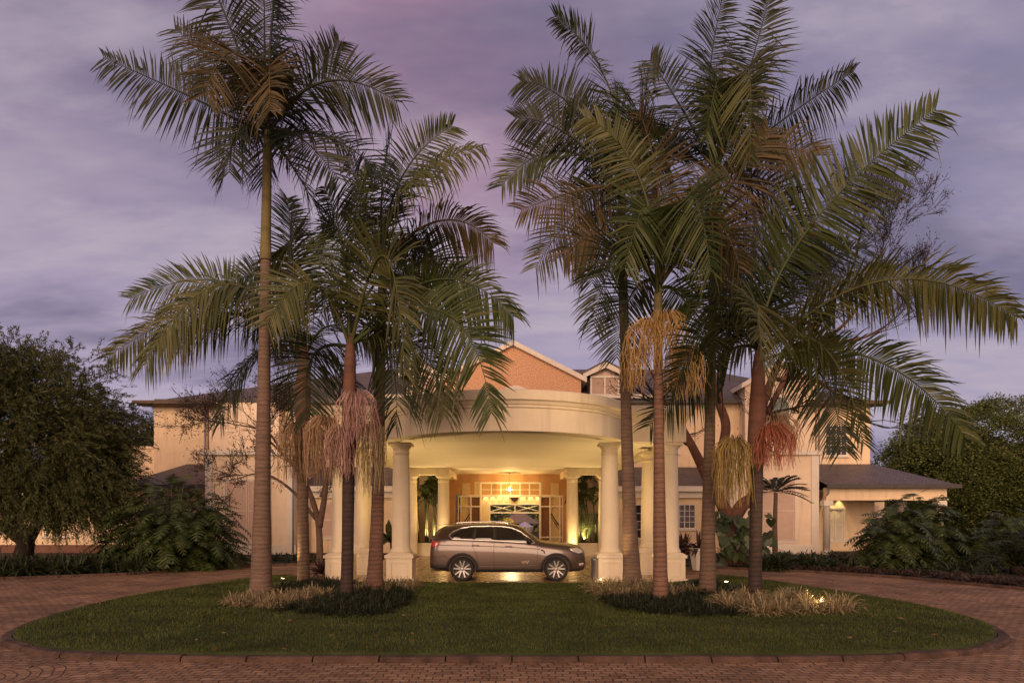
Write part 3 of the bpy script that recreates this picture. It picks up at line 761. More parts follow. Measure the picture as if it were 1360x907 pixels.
for s in (-1, 1):
    b = MB(); xs = [1.80, 2.30, 2.42, 2.95, 3.07]
    for x0_, x1_ in ((2.28, 2.36), (2.86, 2.94), (3.02, 3.08)):
        xa, xb = sorted((EX + s * x0_, EX + s * x1_)); b.box(xa, xb, ez - .08, ez + .06, .02, 3.2)
    for z0, z1 in ((3.2, 3.32), (2.62, 2.70), (.82, .9), (.02, .14)):
        xa, xb = sorted((EX + s * 1.802, EX + s * 3.08)); b.box(xa, xb, ez - .07, ez + .05, z0, z1)
    sl = b.build('side_light', white, ent_d)
    b = MB(); xa, xb = sorted((EX + s * 1.80, EX + s * 2.28)); b.box(xa, xb, ez - .005, ez + .005, .14, 3.2); b.build('brown_pane', pm('brown_pane', (0.14, 0.068, 0.034), 0.5, spec=.15), sl)
    b = MB(); xa, xb = sorted((EX + s * 2.94, EX + s * 3.02)); b.box(xa, xb, ez - .005, ez + .005, .14, 3.2); b.build('brown_pane', MATS['brown_pane'], sl)
    # tall slim window behind the side light, its lit look put into the pale colour
    b = MB(); xa, xb = sorted((EX + s * 2.36, EX + s * 2.84)); b.box(xa, xb, ez - .09, ez - .061, 3.33, 4.02); b.box(xa, xb, ez + .02, ez + .03, .14, 3.2)
    b.build('pale_pane', pm('pale_pane', (0.55, 0.42, 0.24), 0.5, spec=.15), sl)
    b = MB(); xa, xb = sorted((EX + s * 2.36, EX + s * 2.84)); xi = EX + s * 2.6
    b.bar((EX + s * 2.38, ez - .02, 2.25), (EX + s * 2.82, ez - .02, 1.55) if s < 0 else (EX + s * 2.82, ez - .02, 1.55), .035); b.bar((EX + s * 2.38, ez - .02, 2.05), (EX + s * 2.82, ez - .02, 1.35), .02)
    b.build('handrail', timber, sl)
# lobby behind the screen
lob = thing('lobby', 'warm lit lobby behind the entrance with light scallops over an opening to the terrace', 'room', (X0, 43, 0))
b = MB(); LY = 46.0
b.box(-2.6, 2.6, LY, LY + .2, 2.95, 4.3); b.box(-2.6, -1.55, LY, LY + .2, 0, 2.948); b.box(1.95, 2.6, LY, LY + .2, 0, 2.948); b.box(-1.548, 1.948, LY, LY + .2, 0, .5)
b.box(-2.8, -2.602, 40.4, LY + .2, 0, 4.3); b.box(2.602, 2.8, 40.4, LY + .2, 0, 4.3)
b.build('lobby_wall', pm('lobby_plaster', (0.60, 0.45, 0.24), 0.8, 0.05), lob)
b = MB(); b.box(-2.8, 2.8, 40.4, LY + .2, 4.302, 4.4); b.build('lobby_ceiling', ceilm, lob)
b = MB(); b.box(-2.6, 2.6, 40.4, LY, 0, .03); b.build('lobby_floor', tile_m, lob)
b = MB(); b.box(-1.548, 1.948, LY - .03, LY + .05, 2.28, 2.36); b.box(-1.548, 1.948, LY - .03, LY + .05, 2.86, 2.948)
for x in (-1.548, .16, 1.87): b.box(x, x + .08, LY - .025, LY + .045, .5, 2.28) if x != .16 else None; b.box(x, x + .08, LY - .025, LY + .045, 2.36, 2.86)
for xa, xb in ((-1.47, .16), (.24, 1.87)):
    b.bar((xa, LY, 2.4), (xb, LY, 2.84), .025); b.bar((xa, LY, 2.84), (xb, LY, 2.4), .025)
b.build('terrace_window', white, lob)
sh = MB()
o_ = [(-.27, .3), (.27, .3), (.27, .02), (.2, -.16), (0, -.32), (-.2, -.16), (-.27, .02)]
sh.prism([(.17 + x, 3.33 + z) for x, z in o_], 'y', LY - .07, LY - .02)
tag(sh.build('shield', pm('maroon_shield', (0.035, 0.006, 0.005), 0.6)), 'dark maroon wall shield above the terrace opening in the lobby', 'shield')
for i, x in enumerate((-1.75, -1.3, -.85, -.4, .72, 1.25, 1.75)):
    spot('wall_washer', (x, LY - .13, 3.72), (x, LY + .02, 2.6), 85, 50, .25, (1, .80, .42), .03)
point('lobby_lamp', (0.0, 43.0, 3.6), 260, (1, .72, .36), .25)
# flower arrangement
vz = thing('flower_vase', 'bowl of yellow flowers on a round table in the lobby', 'flowers', (-.25, 43.2, 0))
b = MB(); b.lathe((-.25, 43.2, 0), [(.3, .03), (.3, .06), (.06, .1), (.06, .72), (.5, .74), (.5, .78)], 20); b.build('table', timber, vz)
b = MB(); b.lathe((-.25, 43.2, .78), [(.10, 0), (.16, .1), (.18, .25), (.12, .42), (.14, .5)], 16); b.build('vase', metal, vz)
vv = []; ff = []
for i in range(260):
    d = Vector(rng.normal(size=3)).normalized(); c = Vector((-.25, 43.2, 1.62)) + Vector((d.x * .42, d.y * .35, d.z * .4)) * random.uniform(.5, 1)
    a = Vector(rng.normal(size=3)).normalized() * .06; e = a.orthogonal().normalized() * .05
    k = len(vv); vv += [c - a, c + e, c + a, c - e]; ff.append((k, k + 1, k + 2, k + 3))
np_mesh('flowers', [tuple(x) for x in vv], ff, leafm('yellow_petals', [(0.55, .36, .05), (.10, .12, .03), (.6, .42, .12)], .2), vz)
# ceiling lantern
lan = thing('hanging_lantern', 'square glazed lantern hanging on a rod in front of the entrance transom', 'lantern', (EX - .06, 38.6, 3.6))
lx, ly = EX - .06, 38.6
b = MB(); b.bar((lx, ly, 3.92), (lx, ly, 4.55), .012); b.lathe((lx, ly, 4.5), [(.02, 0), (.09, .05)], 12)
for sx in (-1, 1):
    for sy in (-1, 1): b.bar((lx + sx * .17, ly + sy * .17, 3.45), (lx + sx * .17, ly + sy * .17, 3.8), .014)
b.box(lx - .19, lx + .19, ly - .19, ly + .19, 3.42, 3.45); b.box(lx - .19, lx + .19, ly - .19, ly + .19, 3.8, 3.83); b.bar((lx, ly, 3.83), (lx, ly, 3.93), .1, .02)
b.build('lantern_frame', pm('brass', (0.55, 0.35, 0.12), 0.3, metal=.9), lan)
b = MB(); b.lathe((lx, ly, 3.5), [(.03, 0), (.05, .1), (.02, .22)], 10); b.build('candle_bulb', emit('warm_bulb', (1, .75, .38), 12), lan)
point('lantern_lamp', (lx, ly, 3.60), 420, (1, .60, .22), .10)

# planter boxes at the rear of the portico
for s in (-1, 1):
    t = thing('planter_box', 'low cream planter box behind the %s rear columns of the portico' % ('left' if s < 0 else 'right'), 'planter', (X0 + s * 4.15, 36.3, 0), 'portico planters')
    xa, xb = sorted((X0 + s * 3.62, X0 + s * 5.3))
    b = MB(); b.box(xa, xb, 35.4, 37.0, .02, .62); b.box(xa - .05, xb + .05, 35.34, 37.06, .622, .70); b.build('box', pwhite, t)
    b = MB(); b.box(xa + .1, xb - .1, 35.5, 36.9, .702, .72); b.build('soil', soil, t)
# low cream wall in the gap between column rows
# up-lights set in the portico floor
for i, (x, y, tz) in enumerate([(-4.25, 22.6, 0), (4.25, 22.6, 0), (-4.3, 25.6, 0), (4.3, 25.6, 0), (-3.3, 34.2, 0), (3.3, 34.2, 0), (-2.9, 30.0, 0), (2.9, 30.0, 0)]):
    t = thing('floor_light', ['small lit floor light left of the rear of the car', 'small lit floor light right of the bonnet', 'lit floor light by the left second column row', 'lit floor light by the right second column row',
                              'lit floor light at foot of the left rear column', 'lit floor light at foot of the right rear column', 'lit floor light midway up the left side of the portico', 'lit floor light midway up the right side of the portico'][i], 'floor light', (X0 + x, y, .02), 'floor lights under the portico')
    b = MB(); b.lathe((X0 + x, y, .02), [(.09, 0), (.09, .012), (.075, .02)], 16); b.build('ring', metal, t)
    b = MB(); b.lathe((X0 + x, y, .03), [(.06, 0), (.055, .014)], 14); b.build('lens', emit('warm_lens', (1, .75, .38), 20), t)
    spot('floor_lamp', (X0 + x, y, .07), (X0 + x * .92, y + .1, 4.5), 380, 122, .9, (1, .68, .28))
# slim metal bin by the right front column
t = tag(MB().lathe((2.72, 22.2, .02), [(.13, 0), (.14, .02), (.14, .62), (.16, .64), (.16, .72), (.06, .76)], 18).build('ash_bin', metal), 'slim round metal bin beside the right front pedestal', 'bin')

# terrace beyond the lobby
shrub_m = leafm('terrace_leaf', [(0.12, .15, .07), (.20, .23, .12), (.28, .29, .17)], .2)  # leaf tone lightened to make up for the shade of the house
hedge_m = leafm('far_leaf', [(0.02, .035, .015), (.04, .055, .02), (.07, .08, .03)], .2)
for i, (px, py, wd) in enumerate([(664, 691.5, 1.35), (697, 692.5, 1.5)]):
    p = W(px, py, 70)
    t = thing('parasol', 'white parasol on the terrace seen %s through the lobby opening' % ('left' if i == 0 else 'right'), 'parasol', (p.x, 70, 0), 'terrace parasols')
    b = MB(); b.lathe((p.x, 70, p.z - .55), [(wd * .62, 0), (wd * .3, .3), (.02, .55)], 8, False); b.build('canopy', pm('parasol_cloth', (.75, .68, .68), .9), t)
    b = MB(); b.bar((p.x, 70, 0), (p.x, 70, p.z - .1), .04); b.build('pole', timber, t)
b = MB(); p = W(690, 683, 84); b.lathe((p.x, 84, 0), [(1.7, 0), (1.7, 1.2)], 12); gz = MB(); gz.lathe((p.x, 84, 1.2), [(2.6, 0), (.1, 1.6)], 12, False)
t = thing('gazebo', 'round thatched garden pavilion beyond the parasols', 'gazebo', (p.x, 84, 0)); b.build('gazebo_wall', pinkw, t); gz.build('thatch', pm('thatch', (.28, .2, .15), .95), t)
# ================================================================== CAR
def car_paint():
    m, t, b = new_mat('bronze_paint'); n = t.nodes; l = t.links
    co = n.new('ShaderNodeTexCoord'); no = n.new('ShaderNodeTexNoise'); no.inputs['Scale'].default_value = 900; l.new(co.outputs['Object'], no.inputs['Vector'])
    cr = n.new('ShaderNodeValToRGB'); cr.color_ramp.elements[0].color = (0.060, 0.040, 0.031, 1); cr.color_ramp.elements[1].color = (0.125, 0.086, 0.067, 1)
    l.new(no.outputs[0], cr.inputs[0]); l.new(cr.outputs[0], b.inputs['Base Color'])
    b.inputs['Metallic'].default_value = 0.6; b.inputs['Roughness'].default_value = 0.36; b.inputs['Coat Weight'].default_value = 0.8; b.inputs['Coat Roughness'].default_value = 0.06
    return m
paint = car_paint()
rubber = pm('tyre_rubber', (0.018, 0.016, 0.015), 0.8, 0.2, 10, 0.2, 60)
clad = pm('black_cladding', (0.02, 0.018, 0.017), 0.6, 0.2, 10)
chrome = pm('satin_chrome', (0.75, 0.72, 0.68), 0.18, 0.03, 2, metal=1.0)
alloy = pm('alloy_rim', (0.30, 0.28, 0.26), 0.38, 0.05, 4, metal=0.75)
cglass = pm('tinted_glass', (0.012, 0.011, 0.012), 0.03, 0.05, 1, spec=1.0, coat=1.0)
redl = pm('tail_lamp_red', (0.42, 0.025, 0.018), 0.12, 0.25, 14, spec=.7, coat=.6)
headg = pm('headlamp_glass', (0.55, 0.52, 0.48), 0.08, 0.5, 18, spec=.8, metal=.3, coat=1)
CARX, CARY, CZ = -0.13, 22.75, 0.02
car = thing('parked_car', 'bronze estate style four wheel drive car parked side on under the portico', 'car', (CARX, CARY, CZ))
ST = [  # x, w, zb, zbelt, zt, wt
    (-2.45, .76, .44, .70, .86, .70), (-2.425, .86, .37, 0.90, 1.06, .74), (-2.37, .91, .33, 1.18, 1.36, .73), (-2.27, .935, .31, 1.27, 1.52, .68), (-2.10, .95, .29, 1.30, 1.665, .645),
    (-1.85, .962, .28, 1.305, 1.73, .64), (-1.4, .968, .27, 1.295, 1.765, .645), (-.8, .97, .27, 1.27, 1.785, .65), (-.2, .97, .27, 1.24, 1.785, .65), (.2, .97, .27, 1.215, 1.755, .645),
    (.42, .97, .27, 1.20, 1.67, .655), (.70, .97, .27, 1.18, 1.46, .70), (.98, .968, .27, 1.13, 1.265, .78), (1.12, .966, .27, 1.09, 1.225, .80), (1.5, .962, .27, 1.05, 1.19, .79),
    (1.9, .945, .27, 1.01, 1.15, .76), (2.15, .905, .28, .96, 1.10, .71), (2.32, .84, .29, .88, 1.03, .65), (2.41, .74, .33, .74, .93, .58), (2.445, .60, .40, .56, .74, .48)]
def section(s):
    x, w_, zb, zl, zt, wt = s; zm = zb + (zl - zb) * .52
    return [(0, zb), (w_ * .75, zb), (w_ * .955, zb + .05), (w_ * .985, zb + .16), (w_, zm), (w_ * .99, zl - .10), (w_ * .955, zl - .01), (w_ * .925, zl + .035),
            (wt + (w_ * .925 - wt) * .30, zl + .035 + (zt - zl - .035) * .62), (wt, zt - .045), (wt * .86, zt - .005), (wt * .45, zt + .012), (0, zt + .016)]
vs = []; K = len(section(ST[0])); 
for s in ST:
    h = section(s)
    ring = [(s[0], -y, z) for y, z in h] + [(s[0], y, z) for y, z in h[-2:0:-1]]
    vs += ring
R_ = 2 * K - 2; fs = []
for i in range(len(ST) - 1):
    for j in range(R_):
        fs.append((i * R_ + j, i * R_ + (j + 1) % R_, (i + 1) * R_ + (j + 1) % R_, (i + 1) * R_ + j))
fs.append(tuple(range(R_))); fs.append(tuple((len(ST) - 1) * R_ + j for j in range(R_)))
b = MB(); b.add(vs, fs, True)
body = b.build('body', paint, car, local=True)
sm = body.modifiers.new('sub', 'SUBSURF'); sm.levels = 2; sm.render_levels = 2
bpy.context.view_layer.update()
dg = bpy.context.evaluated_depsgraph_get()
me = bpy.data.meshes.new_from_object(body.evaluated_get(dg)); body.modifiers.clear(); body.data = me
bm0 = bmesh.new(); bm0.from_mesh(me); TREE = BVHTree.FromBMesh(bm0)
AX = [(-1.42, .375), (1.50, .375)]; WR = .375
cutters = []
for ax, az in AX:
    for s in (-1, 1):
        c_ = MB(); c_.prism([(ax + .425 * cos(a), az + .425 * sin(a)) for a in np.linspace(0, 2 * pi, 48, endpoint=False)], 'y', s * .62, s * 1.3)
        o = c_.build('cutter', clad, None); o.location = car.location; cutters.append(o)
        md = body.modifiers.new('cut', 'BOOLEAN'); md.operation = 'DIFFERENCE'; md.object = o; md.solver = 'EXACT'
bpy.context.view_layer.update(); dg = bpy.context.evaluated_depsgraph_get()
me2 = bpy.data.meshes.new_from_object(body.evaluated_get(dg)); body.modifiers.clear(); body.data = me2
if len(me2.materials) == 0: me2.materials.append(paint)
for o in cutters: bpy.data.objects.remove(o)
def side_hit(x, z, s, off):
    h = TREE.ray_cast(Vector((x, s * 2, z)), Vector((0, -s, 0)))
    if h[0] is None: h = TREE.find_nearest(Vector((x, s * .9, z)))
    n_ = h[1] if h[1].dot(Vector((0, s, 0))) > 0 else -h[1]
    return h[0] + n_ * off
def densify(o, step, closed=True):
    out = []
    for i in range(len(o) if closed else len(o) - 1):
        a = Vector(o[i]); c_ = Vector(o[(i + 1) % len(o)]); k = max(1, int((c_ - a).length / step))
        out += [a + (c_ - a) * j / k for j in range(k)]
    if not closed: out.append(Vector(o[-1]))
    return out
def skin_poly(outline, off, name, m, parent, caster, step=.05, thick=0.006, sides=(-1, 1)):
    """a thin panel that follows the body inside a 2D outline"""
    o = densify(outline, step); pts = [Vector((p[0], p[1])) for p in o]; poly = [tuple(p) for p in pts]
    xs = [p[0] for p in poly]; zs = [p[1] for p in poly]
    x = min(xs) + step / 2
    while x < max(xs):
        z = min(zs) + step / 2
        while z < max(zs):
            if inside(poly, x, z) and min((Vector((x, z)) - q).length for q in pts) > step * .45: pts.append(Vector((x, z)))
            z += step
        x += step
    r = geometry.delaunay_2d_cdt(pts, [(i, (i + 1) % len(o)) for i in range(len(o))], [], 1, 1e-6)
    res = []
    for s in sides:
        b = MB(); b.add([caster(p.x, p.y, s, off) for p in r[0]], [tuple(f) for f in r[2]], True)
        ob = b.build(name, m, parent, local=True)
        sm = ob.modifiers.new('thick', 'SOLIDIFY'); sm.thickness = thick; sm.offset = 0
        res.append(ob)
    return res
def skin_strip(line, wd, off, name, m, parent, caster=side_hit, closed=False, sides=(-1, 1), step=.05, thick=.006):
    pts = densify(line, step, closed); n = len(pts)
    for s in sides:
        vs = []
        for i, p in enumerate(pts):
            a = pts[i - 1] if (closed or i) else p; c_ = pts[(i + 1) % n] if (closed or i < n - 1) else p
            t = (c_ - a); t = t.normalized() if t.length > 0 else Vector((1, 0)); q = Vector((-t.y, t.x)) * wd / 2
            vs += [caster(*(p + q), s, off), caster(*(p - q), s, off)]
        b = MB(); b.add(vs, [(2 * i, 2 * i + 1, (2 * i + 3) % (2 * n), (2 * i + 2) % (2 * n)) for i in range(n if closed else n - 1)], True)
        ob = b.build(name, m, parent, local=True)
        sm = ob.modifiers.new('thick', 'SOLIDIFY'); sm.thickness = thick; sm.offset = 0
DLO = [(-1.84, 1.41), (-1.73, 1.305), (-.4, 1.255), (.84, 1.18), (.66, 1.335), (.40, 1.53), (.14, 1.645), (-.1, 1.69), (-.6, 1.71), (-1.15, 1.695), (-1.47, 1.64), (-1.72, 1.53)]
skin_poly(DLO, .002, 'window_surround', clad, car, side_hit)
skin_poly([(-1.81, 1.41), (-1.72, 1.315), (-1.10, 1.29), (-1.04, 1.68), (-1.16, 1.685), (-1.46, 1.63), (-1.70, 1.52)], .007, 'window', cglass, car, side_hit)
skin_poly([(-1.06, 1.288), (-.43, 1.264), (-.43, 1.692), (-.62, 1.698), (-1.0, 1.685)], .007, 'window', cglass, car, side_hit)
skin_poly([(-.37, 1.26), (.74, 1.195), (.64, 1.325), (.38, 1.515), (.13, 1.63), (-.11, 1.677), (-.37, 1.69)], .007, 'window', cglass, car, side_hit)
skin_strip(DLO, .026, .008, 'chrome_strip', chrome, car, closed=True)
# seams between the doors
for ln in ([(-.42, 1.27), (-.44, .9), (-.42, .42)], [(.92, 1.18), (.93, .95), (.90, .62), (.83, .42)], [(-1.07, 1.29), (-1.1, 1.1), (-.98, .85), (-.93, .66), (-.92, .42)], [(-2.2, 1.24), (-2.36, .96)], [(1.02, 1.19), (1.5, 1.10), (2.0, 1.03)], [(-2.43, .74), (-1.95, .78), (-1.86, .72)]):
    skin_strip(catmull([(*p, 0) for p in ln], 5, False) if False else ln, .011, .001, 'door_seam', dark, car, thick=.003)
# shoulder crease and sill
skin_strip([(-2.2, 1.12), (-1.2, 1.10), (0, 1.06), (1.0, 1.0)], .022, .004, 'body_crease', paint, car, thick=.012)
skin_poly([(-1.0, .285), (1.08, .285), (1.08, .375), (-1.0, .39)], .012, 'sill', clad, car, side_hit, thick=.02)
skin_strip([(-.92, .455), (.2, .46), (.92, .50), (1.0, .56)], .016, .006, 'sill_trim', paint, car, thick=.014)
skin_poly([(-2.41, .43), (-1.88, .36), (-1.86, .47), (-2.40, .53)], .008, 'rear_valance', clad, car, side_hit, thick=.012)
skin_poly([(1.93, .30), (2.24, .33), (2.27, .40), (1.95, .38)], .008, 'front_valance', clad, car, side_hit, thick=.012)
for ax, az in AX:
    arc_ = [(ax + .465 * cos(a), az + .465 * sin(a)) for a in np.linspace(radians(-12), radians(192), 40)]
    skin_strip(arc_, .078, .010, 'arch_trim', clad, car, thick=.022)
skin_poly([(-2.40, 1.06), (-2.36, 1.24), (-2.24, 1.25), (-2.08, 1.17), (-2.13, 1.12), (-2.25, 1.06)], .006, 'tail_lamp', redl, car, side_hit, .03, .014)
skin_poly([(1.90, 1.01), (2.12, 1.02), (2.30, .98), (2.36, .88), (2.18, .86), (2.0, .92)], .004, 'headlamp', headg, car, side_hit, .03, .012)
skin_poly([(2.20, .55), (2.36, .57), (2.37, .49), (2.21, .48)], .004, 'fog_lamp', headg, car, side_hit, .03, .008)
skin_strip([(1.02, .98), (1.12, .93), (1.13, .86)], .035, .006, 'side_vent', clad, car, thick=.01)
for x, z in ((-1.0, 1.105), (.02, 1.075)):
    for s in (-1, 1):
        p = side_hit(x, z, s, .02); b = MB(); b.tube([(x - .11, p.y - s * .012, z), (x - .08, p.y + s * .012, z + .002), (x + .08, p.y + s * .012, z + .002), (x + .11, p.y - s * .012, z)], [.012, .017, .017, .012], 8); b.build('door_handle', paint, car, local=True)
# small pale animal sketch on the front door's foot
ani = [(.42, .60), (.46, .615), (.52, .62), (.58, .618), (.63, .64), (.66, .625), (.645, .60), (.60, .595), (.61, .55), (.59, .55), (.565, .59), (.50, .59), (.475, .55), (.455, .55), (.465, .59), (.42, .60)]
skin_strip(ani, .009, .005, 'door_emblem', pm('pale_vinyl', (.66, .52, .44), .5), car, sides=(-1,), step=.02, thick=.003)
def end_hit(front):
    def f(y, z, s, off):
        h = TREE.ray_cast(Vector((3 * front, y, z)), Vector((-front, 0, 0)))
        if h[0] is None: h = TREE.find_nearest(Vector((2.2 * front, y, z)))
        n_ = h[1] if h[1].x * front > 0 else -h[1]
        return h[0] + n_ * off
    return f
skin_poly([(-.72, 1.31), (.72, 1.31), (.58, 1.66), (.3, 1.70), (-.3, 1.70), (-.58, 1.66)], .005, 'windscreen', cglass, car, end_hit(1), .07, .006, (1,))
skin_poly([(-.66, 1.34), (.66, 1.34), (.54, 1.60), (-.54, 1.60)], .005, 'rear_window', cglass, car, end_hit(-1), .07, .006, (1,))
for s in (-1, 1): skin_poly([(s * .05, .90), (s * .30, .91), (s * .33, .76), (s * .27, .68), (s * .07, .70)], .006, 'grille', clad, car, end_hit(1), .05, .02, (1,))
skin_poly([(-.3, 1.0), (.3, 1.0), (.3, .85), (-.3, .85)], .006, 'number_plate', pm('plate', (.6, .58, .5), .5), car, end_hit(-1), .06, .008, (1,))
skin_poly([(-.62, .44), (.62, .44), (.58, .58), (-.58, .58)], .006, 'lower_grille', clad, car, end_hit(1), .06, .012, (1,))
for s in (-1, 1):                                        # mirrors, roof rails
    b = MB(); bm_ = bmesh.new(); bmesh.ops.create_uvsphere(bm_, u_segments=14, v_segments=9, radius=1)
    b.add([(.66 + v.co.x * .09, s * (1.04 + v.co.y * .11), 1.245 + v.co.z * .082 + v.co.x * .0) for v in bm_.verts], [tuple(v.index for v in f.verts) for f in bm_.faces], True); bm_.free()
    b.bar((.70, s * .90, 1.20), (.68, s * .98, 1.22), .03)
    b.build('wing_mirror', clad, car, local=True)
    b = MB(); pts = [(-1.72, s * .60, 1.745), (-1.62, s * .60, 1.80), (-1.2, s * .60, 1.825), (-.5, s * .60, 1.84), (-.05, s * .60, 1.825), (.10, s * .60, 1.775)]
    b.tube(pts, [.016] * 6, 8); b.build('roof_rail', chrome, car, local=True)
b = MB(); b.prism([(-2.30, 1.70), (-1.95, 1.755), (-1.95, 1.775), (-2.29, 1.722)], 'y', -.56, .56); b.build('roof_spoiler', paint, car, local=True)
b = MB(); b.prism([(-2.3, .30), (2.15, .28), (2.2, .36), (-2.35, .40)], 'y', -.6, .6); b.build('underbody', clad, car, local=True)
b = MB(); b.bar((-2.1, -.55, .31), (-2.44, -.55, .33), .04); b.build('exhaust', chrome, car, local=True)
def wheel(ax, az, s):
    yc = s * .83
    b = MB(); prof = [(.285, -.12), (.33, -.135), (.36, -.13), (.375, -.10), (.375, .10), (.36, .13), (.33, .135), (.285, .12)]
    n = 48; base = []
    for r, y in prof:
        for k in range(n): a = 2 * pi * k / n; base.append((ax + r * cos(a), yc + y, az + r * sin(a)))
    f = [(i * n + k, i * n + (k + 1) % n, (i + 1) * n + (k + 1) % n, (i + 1) * n + k) for i in range(len(prof) - 1) for k in range(n)]
    b.add(base, f, True); t = b.build('tyre', rubber, car, local=True)
    b = MB()
    ring = [(.292, .12), (.292, .10), (.270, .095), (.262, .07), (.262, -.1), (.292, -.12)]
    vs = []
    for r, y in ring:
        for k in range(n): a = 2 * pi * k / n; vs.append((ax + r * cos(a), yc + s * y, az + r * sin(a)))
    b.add(vs, [(i * n + k, i * n + (k + 1) % n, (i + 1) * n + (k + 1) % n, (i + 1) * n + k) for i in range(len(ring) - 1) for k in range(n)], True)
    for k in range(5):
        for q in (-1, 1):
            a1 = 2 * pi * k / 5 + .3 + q * .13; a2 = 2 * pi * k / 5 + .3 + q * .27
            for (ra, rb, aa, ab, wa, wb) in ((.05, .27, a1 * 1, a2, .022, .017),):
                p = Vector((ra * cos(aa), ra * sin(aa))); e = Vector((rb * cos(ab), rb * sin(ab))); d = (e - p).normalized(); q2 = Vector((-d.y, d.x))
                v = []
                for P_, w2, y0 in ((p, wa, .085), (e, wb, .10)):
                    for sg in (-1, 1):
                        c_ = P_ + q2 * w2 * sg
                        v += [(ax + c_.x, yc + s * y0, az + c_.y), (ax + c_.x, yc + s * (y0 - .04), az + c_.y)]
                b.add(v, [(0, 2, 6, 4), (1, 5, 7, 3), (0, 4, 5, 1), (2, 3, 7, 6)])
    hub = [(0.001, .095), (.035, .095), (.06, .085), (.065, .04)]
    vs = []
    for r, y in hub:
        for k in range(20): a = 2 * pi * k / 20; vs.append((ax + r * cos(a), yc + s * y, az + r * sin(a)))
    b.add(vs, [(i * 20 + k, i * 20 + (k + 1) % 20, (i + 1) * 20 + (k + 1) % 20, (i + 1) * 20 + k) for i in range(3) for k in range(20)], True)
    b.build('rim', alloy, t, local=True)
    b = MB(); vs = [(ax + .26 * cos(a), yc - s * .06, az + .26 * sin(a)) for a in np.linspace(0, 2 * pi, 32, endpoint=False)]; b.add(vs, [tuple(range(32))]); b.build('brake_disc', pm('brake_dark', (.05, .045, .04), .5, metal=.5), t, local=True)
for ax, az in AX:
    for s in (-1, 1): wheel(ax, az, s)

car.scale = (1.03, 1.03, 1.03)
# ================================================================== PALMS
fg1 = leafm('frond_green', [(0.029, .047, .012), (.052, .072, .019), (.098, .106, .033)], .22, .5, .3)
fg2 = leafm('frond_olive', [(0.046, .058, .016), (.084, .092, .027), (.140, .130, .046)], .25, .5, .3)
fg3 = leafm('frond_dry', [(0.040, .042, .016), (.070, .055, .024), (.135, .090, .040), (.055, .055, .02)], .25, .6, .2)
fg4 = leafm('frond_dark', [(0.014, .022, .008), (.023, .031, .011), (.042, .042, .016)], .2, .5, .3)  # dark copy of the frond tones, shade of the silhouetted crowns put into colour
FM = {'g': fg1, 'o': fg2, 'd': fg3, 'k': fg4}
def bez(a, c, b, t): return a * (1 - t) ** 2 + c * 2 * t * (1 - t) + b * t * t
def frond(root, P0, Pm, P2, kind, seed, twist=60, Lmax=1.25, nl=80, wd=0.044, droop=0.28):
    """one feather leaf: a tapering rachis with two rows of leaflets, each a blade of its own"""
    r = random.Random(seed)
    P1 = Pm * 2 - (P0 + P2) * .5
    N_ = 26; pts = [bez(P0, P1, P2, i / N_) for i in range(N_ + 1)]
    V = []; Fq = []
    def quad(a, b, c, d): Fq.append((a, b, c, d))
    # rachis, 4 sided
    rad = lambda t: .05 * (1 - t) ** 1.2 + .006
    for i, p in enumerate(pts):
        t = (pts[min(i + 1, N_)] - pts[max(0, i - 1)]).normalized(); u = t.orthogonal().normalized(); v = t.cross(u); q = rad(i / N_)
        for k in range(4): V.append(p + (u * cos(k * pi / 2) + v * sin(k * pi / 2)) * q)
        if i:
            for k in range(4): quad((i - 1) * 4 + k, (i - 1) * 4 + (k + 1) % 4, i * 4 + (k + 1) % 4, i * 4 + k)
    S0 = (P2 - P0).cross(Vector((0, 0, 1)))
    if S0.length < .4 * (P2 - P0).length: S0 = Vector((cos(seed), sin(seed), 0)).cross(P2 - P0)
    S0.normalize()
    length = sum((pts[i + 1] - pts[i]).length for i in range(N_))
    nl = int(max(34, nl * length / 3.8))
    tw = radians(twist) * r.choice((-1, 1))
    broken = r.random() < .5; b0 = r.uniform(.3, .9)
    for i in range(nl):
        t = .10 + .9 * ((i + .5) / nl)
        p = bez(P0, P1, P2, t); T = (bez(P0, P1, P2, min(1, t + .02)) - bez(P0, P1, P2, t - .02)).normalized()
        S_ = (S0 - T * S0.dot(T)).normalized(); Nn = S_.cross(T)
        if Nn.z < 0: Nn = -Nn
        an = tw * min(1, t * 1.4)
        S2 = S_ * cos(an) + Nn * sin(an); N2 = Nn * cos(an) - S_ * sin(an)
        pl = (0.45 + 2.2 * t) if t < .25 else (1.0 if t < .62 else 1.0 - .58 * ((t - .62) / .38) ** 1.3)
        fwd = .26 + .85 * t ** 2.6
        for s in (-1, 1):
            if broken and abs(t - b0) < .04 and r.random() < .7: continue
            if r.random() < .04: continue
            d = (S2 * s + T * (fwd + r.uniform(-.08, .08)) + N2 * (.18 + r.uniform(-.2, .2))).normalized()
            Lf = Lmax * min(1, pl) * r.uniform(.86, 1.06)
            wv = (T - d * T.dot(d)).normalized(); wv = (wv + d.cross(wv) * r.uniform(-.5, .5)).normalized()
            dr = droop * r.uniform(.6, 1.5)
            if r.random() < .10: dr = max(dr, r.uniform(.8, 1.5))      # folded blades
            if r.random() < .06: Lf *= r.uniform(.4, .8)
            k = len(V)
            for q, wq in ((0, .5), (.35, 1), (.72, .72), (1.0, .06)):
                c = p + d * (Lf * q * (1 - .18 * dr * q)) + Vector((0, 0, -1)) * (dr * Lf * q * q * .75)
                h = wv * (wd * .5 * wq)
                V.append(c + h); V.append(c - h)
            for q in range(3): quad(k + 2 * q, k + 2 * q + 1, k + 2 * q + 3, k + 2 * q + 2)
    return np_mesh('frond', [tuple(v) for v in V], Fq, FM[kind], root)
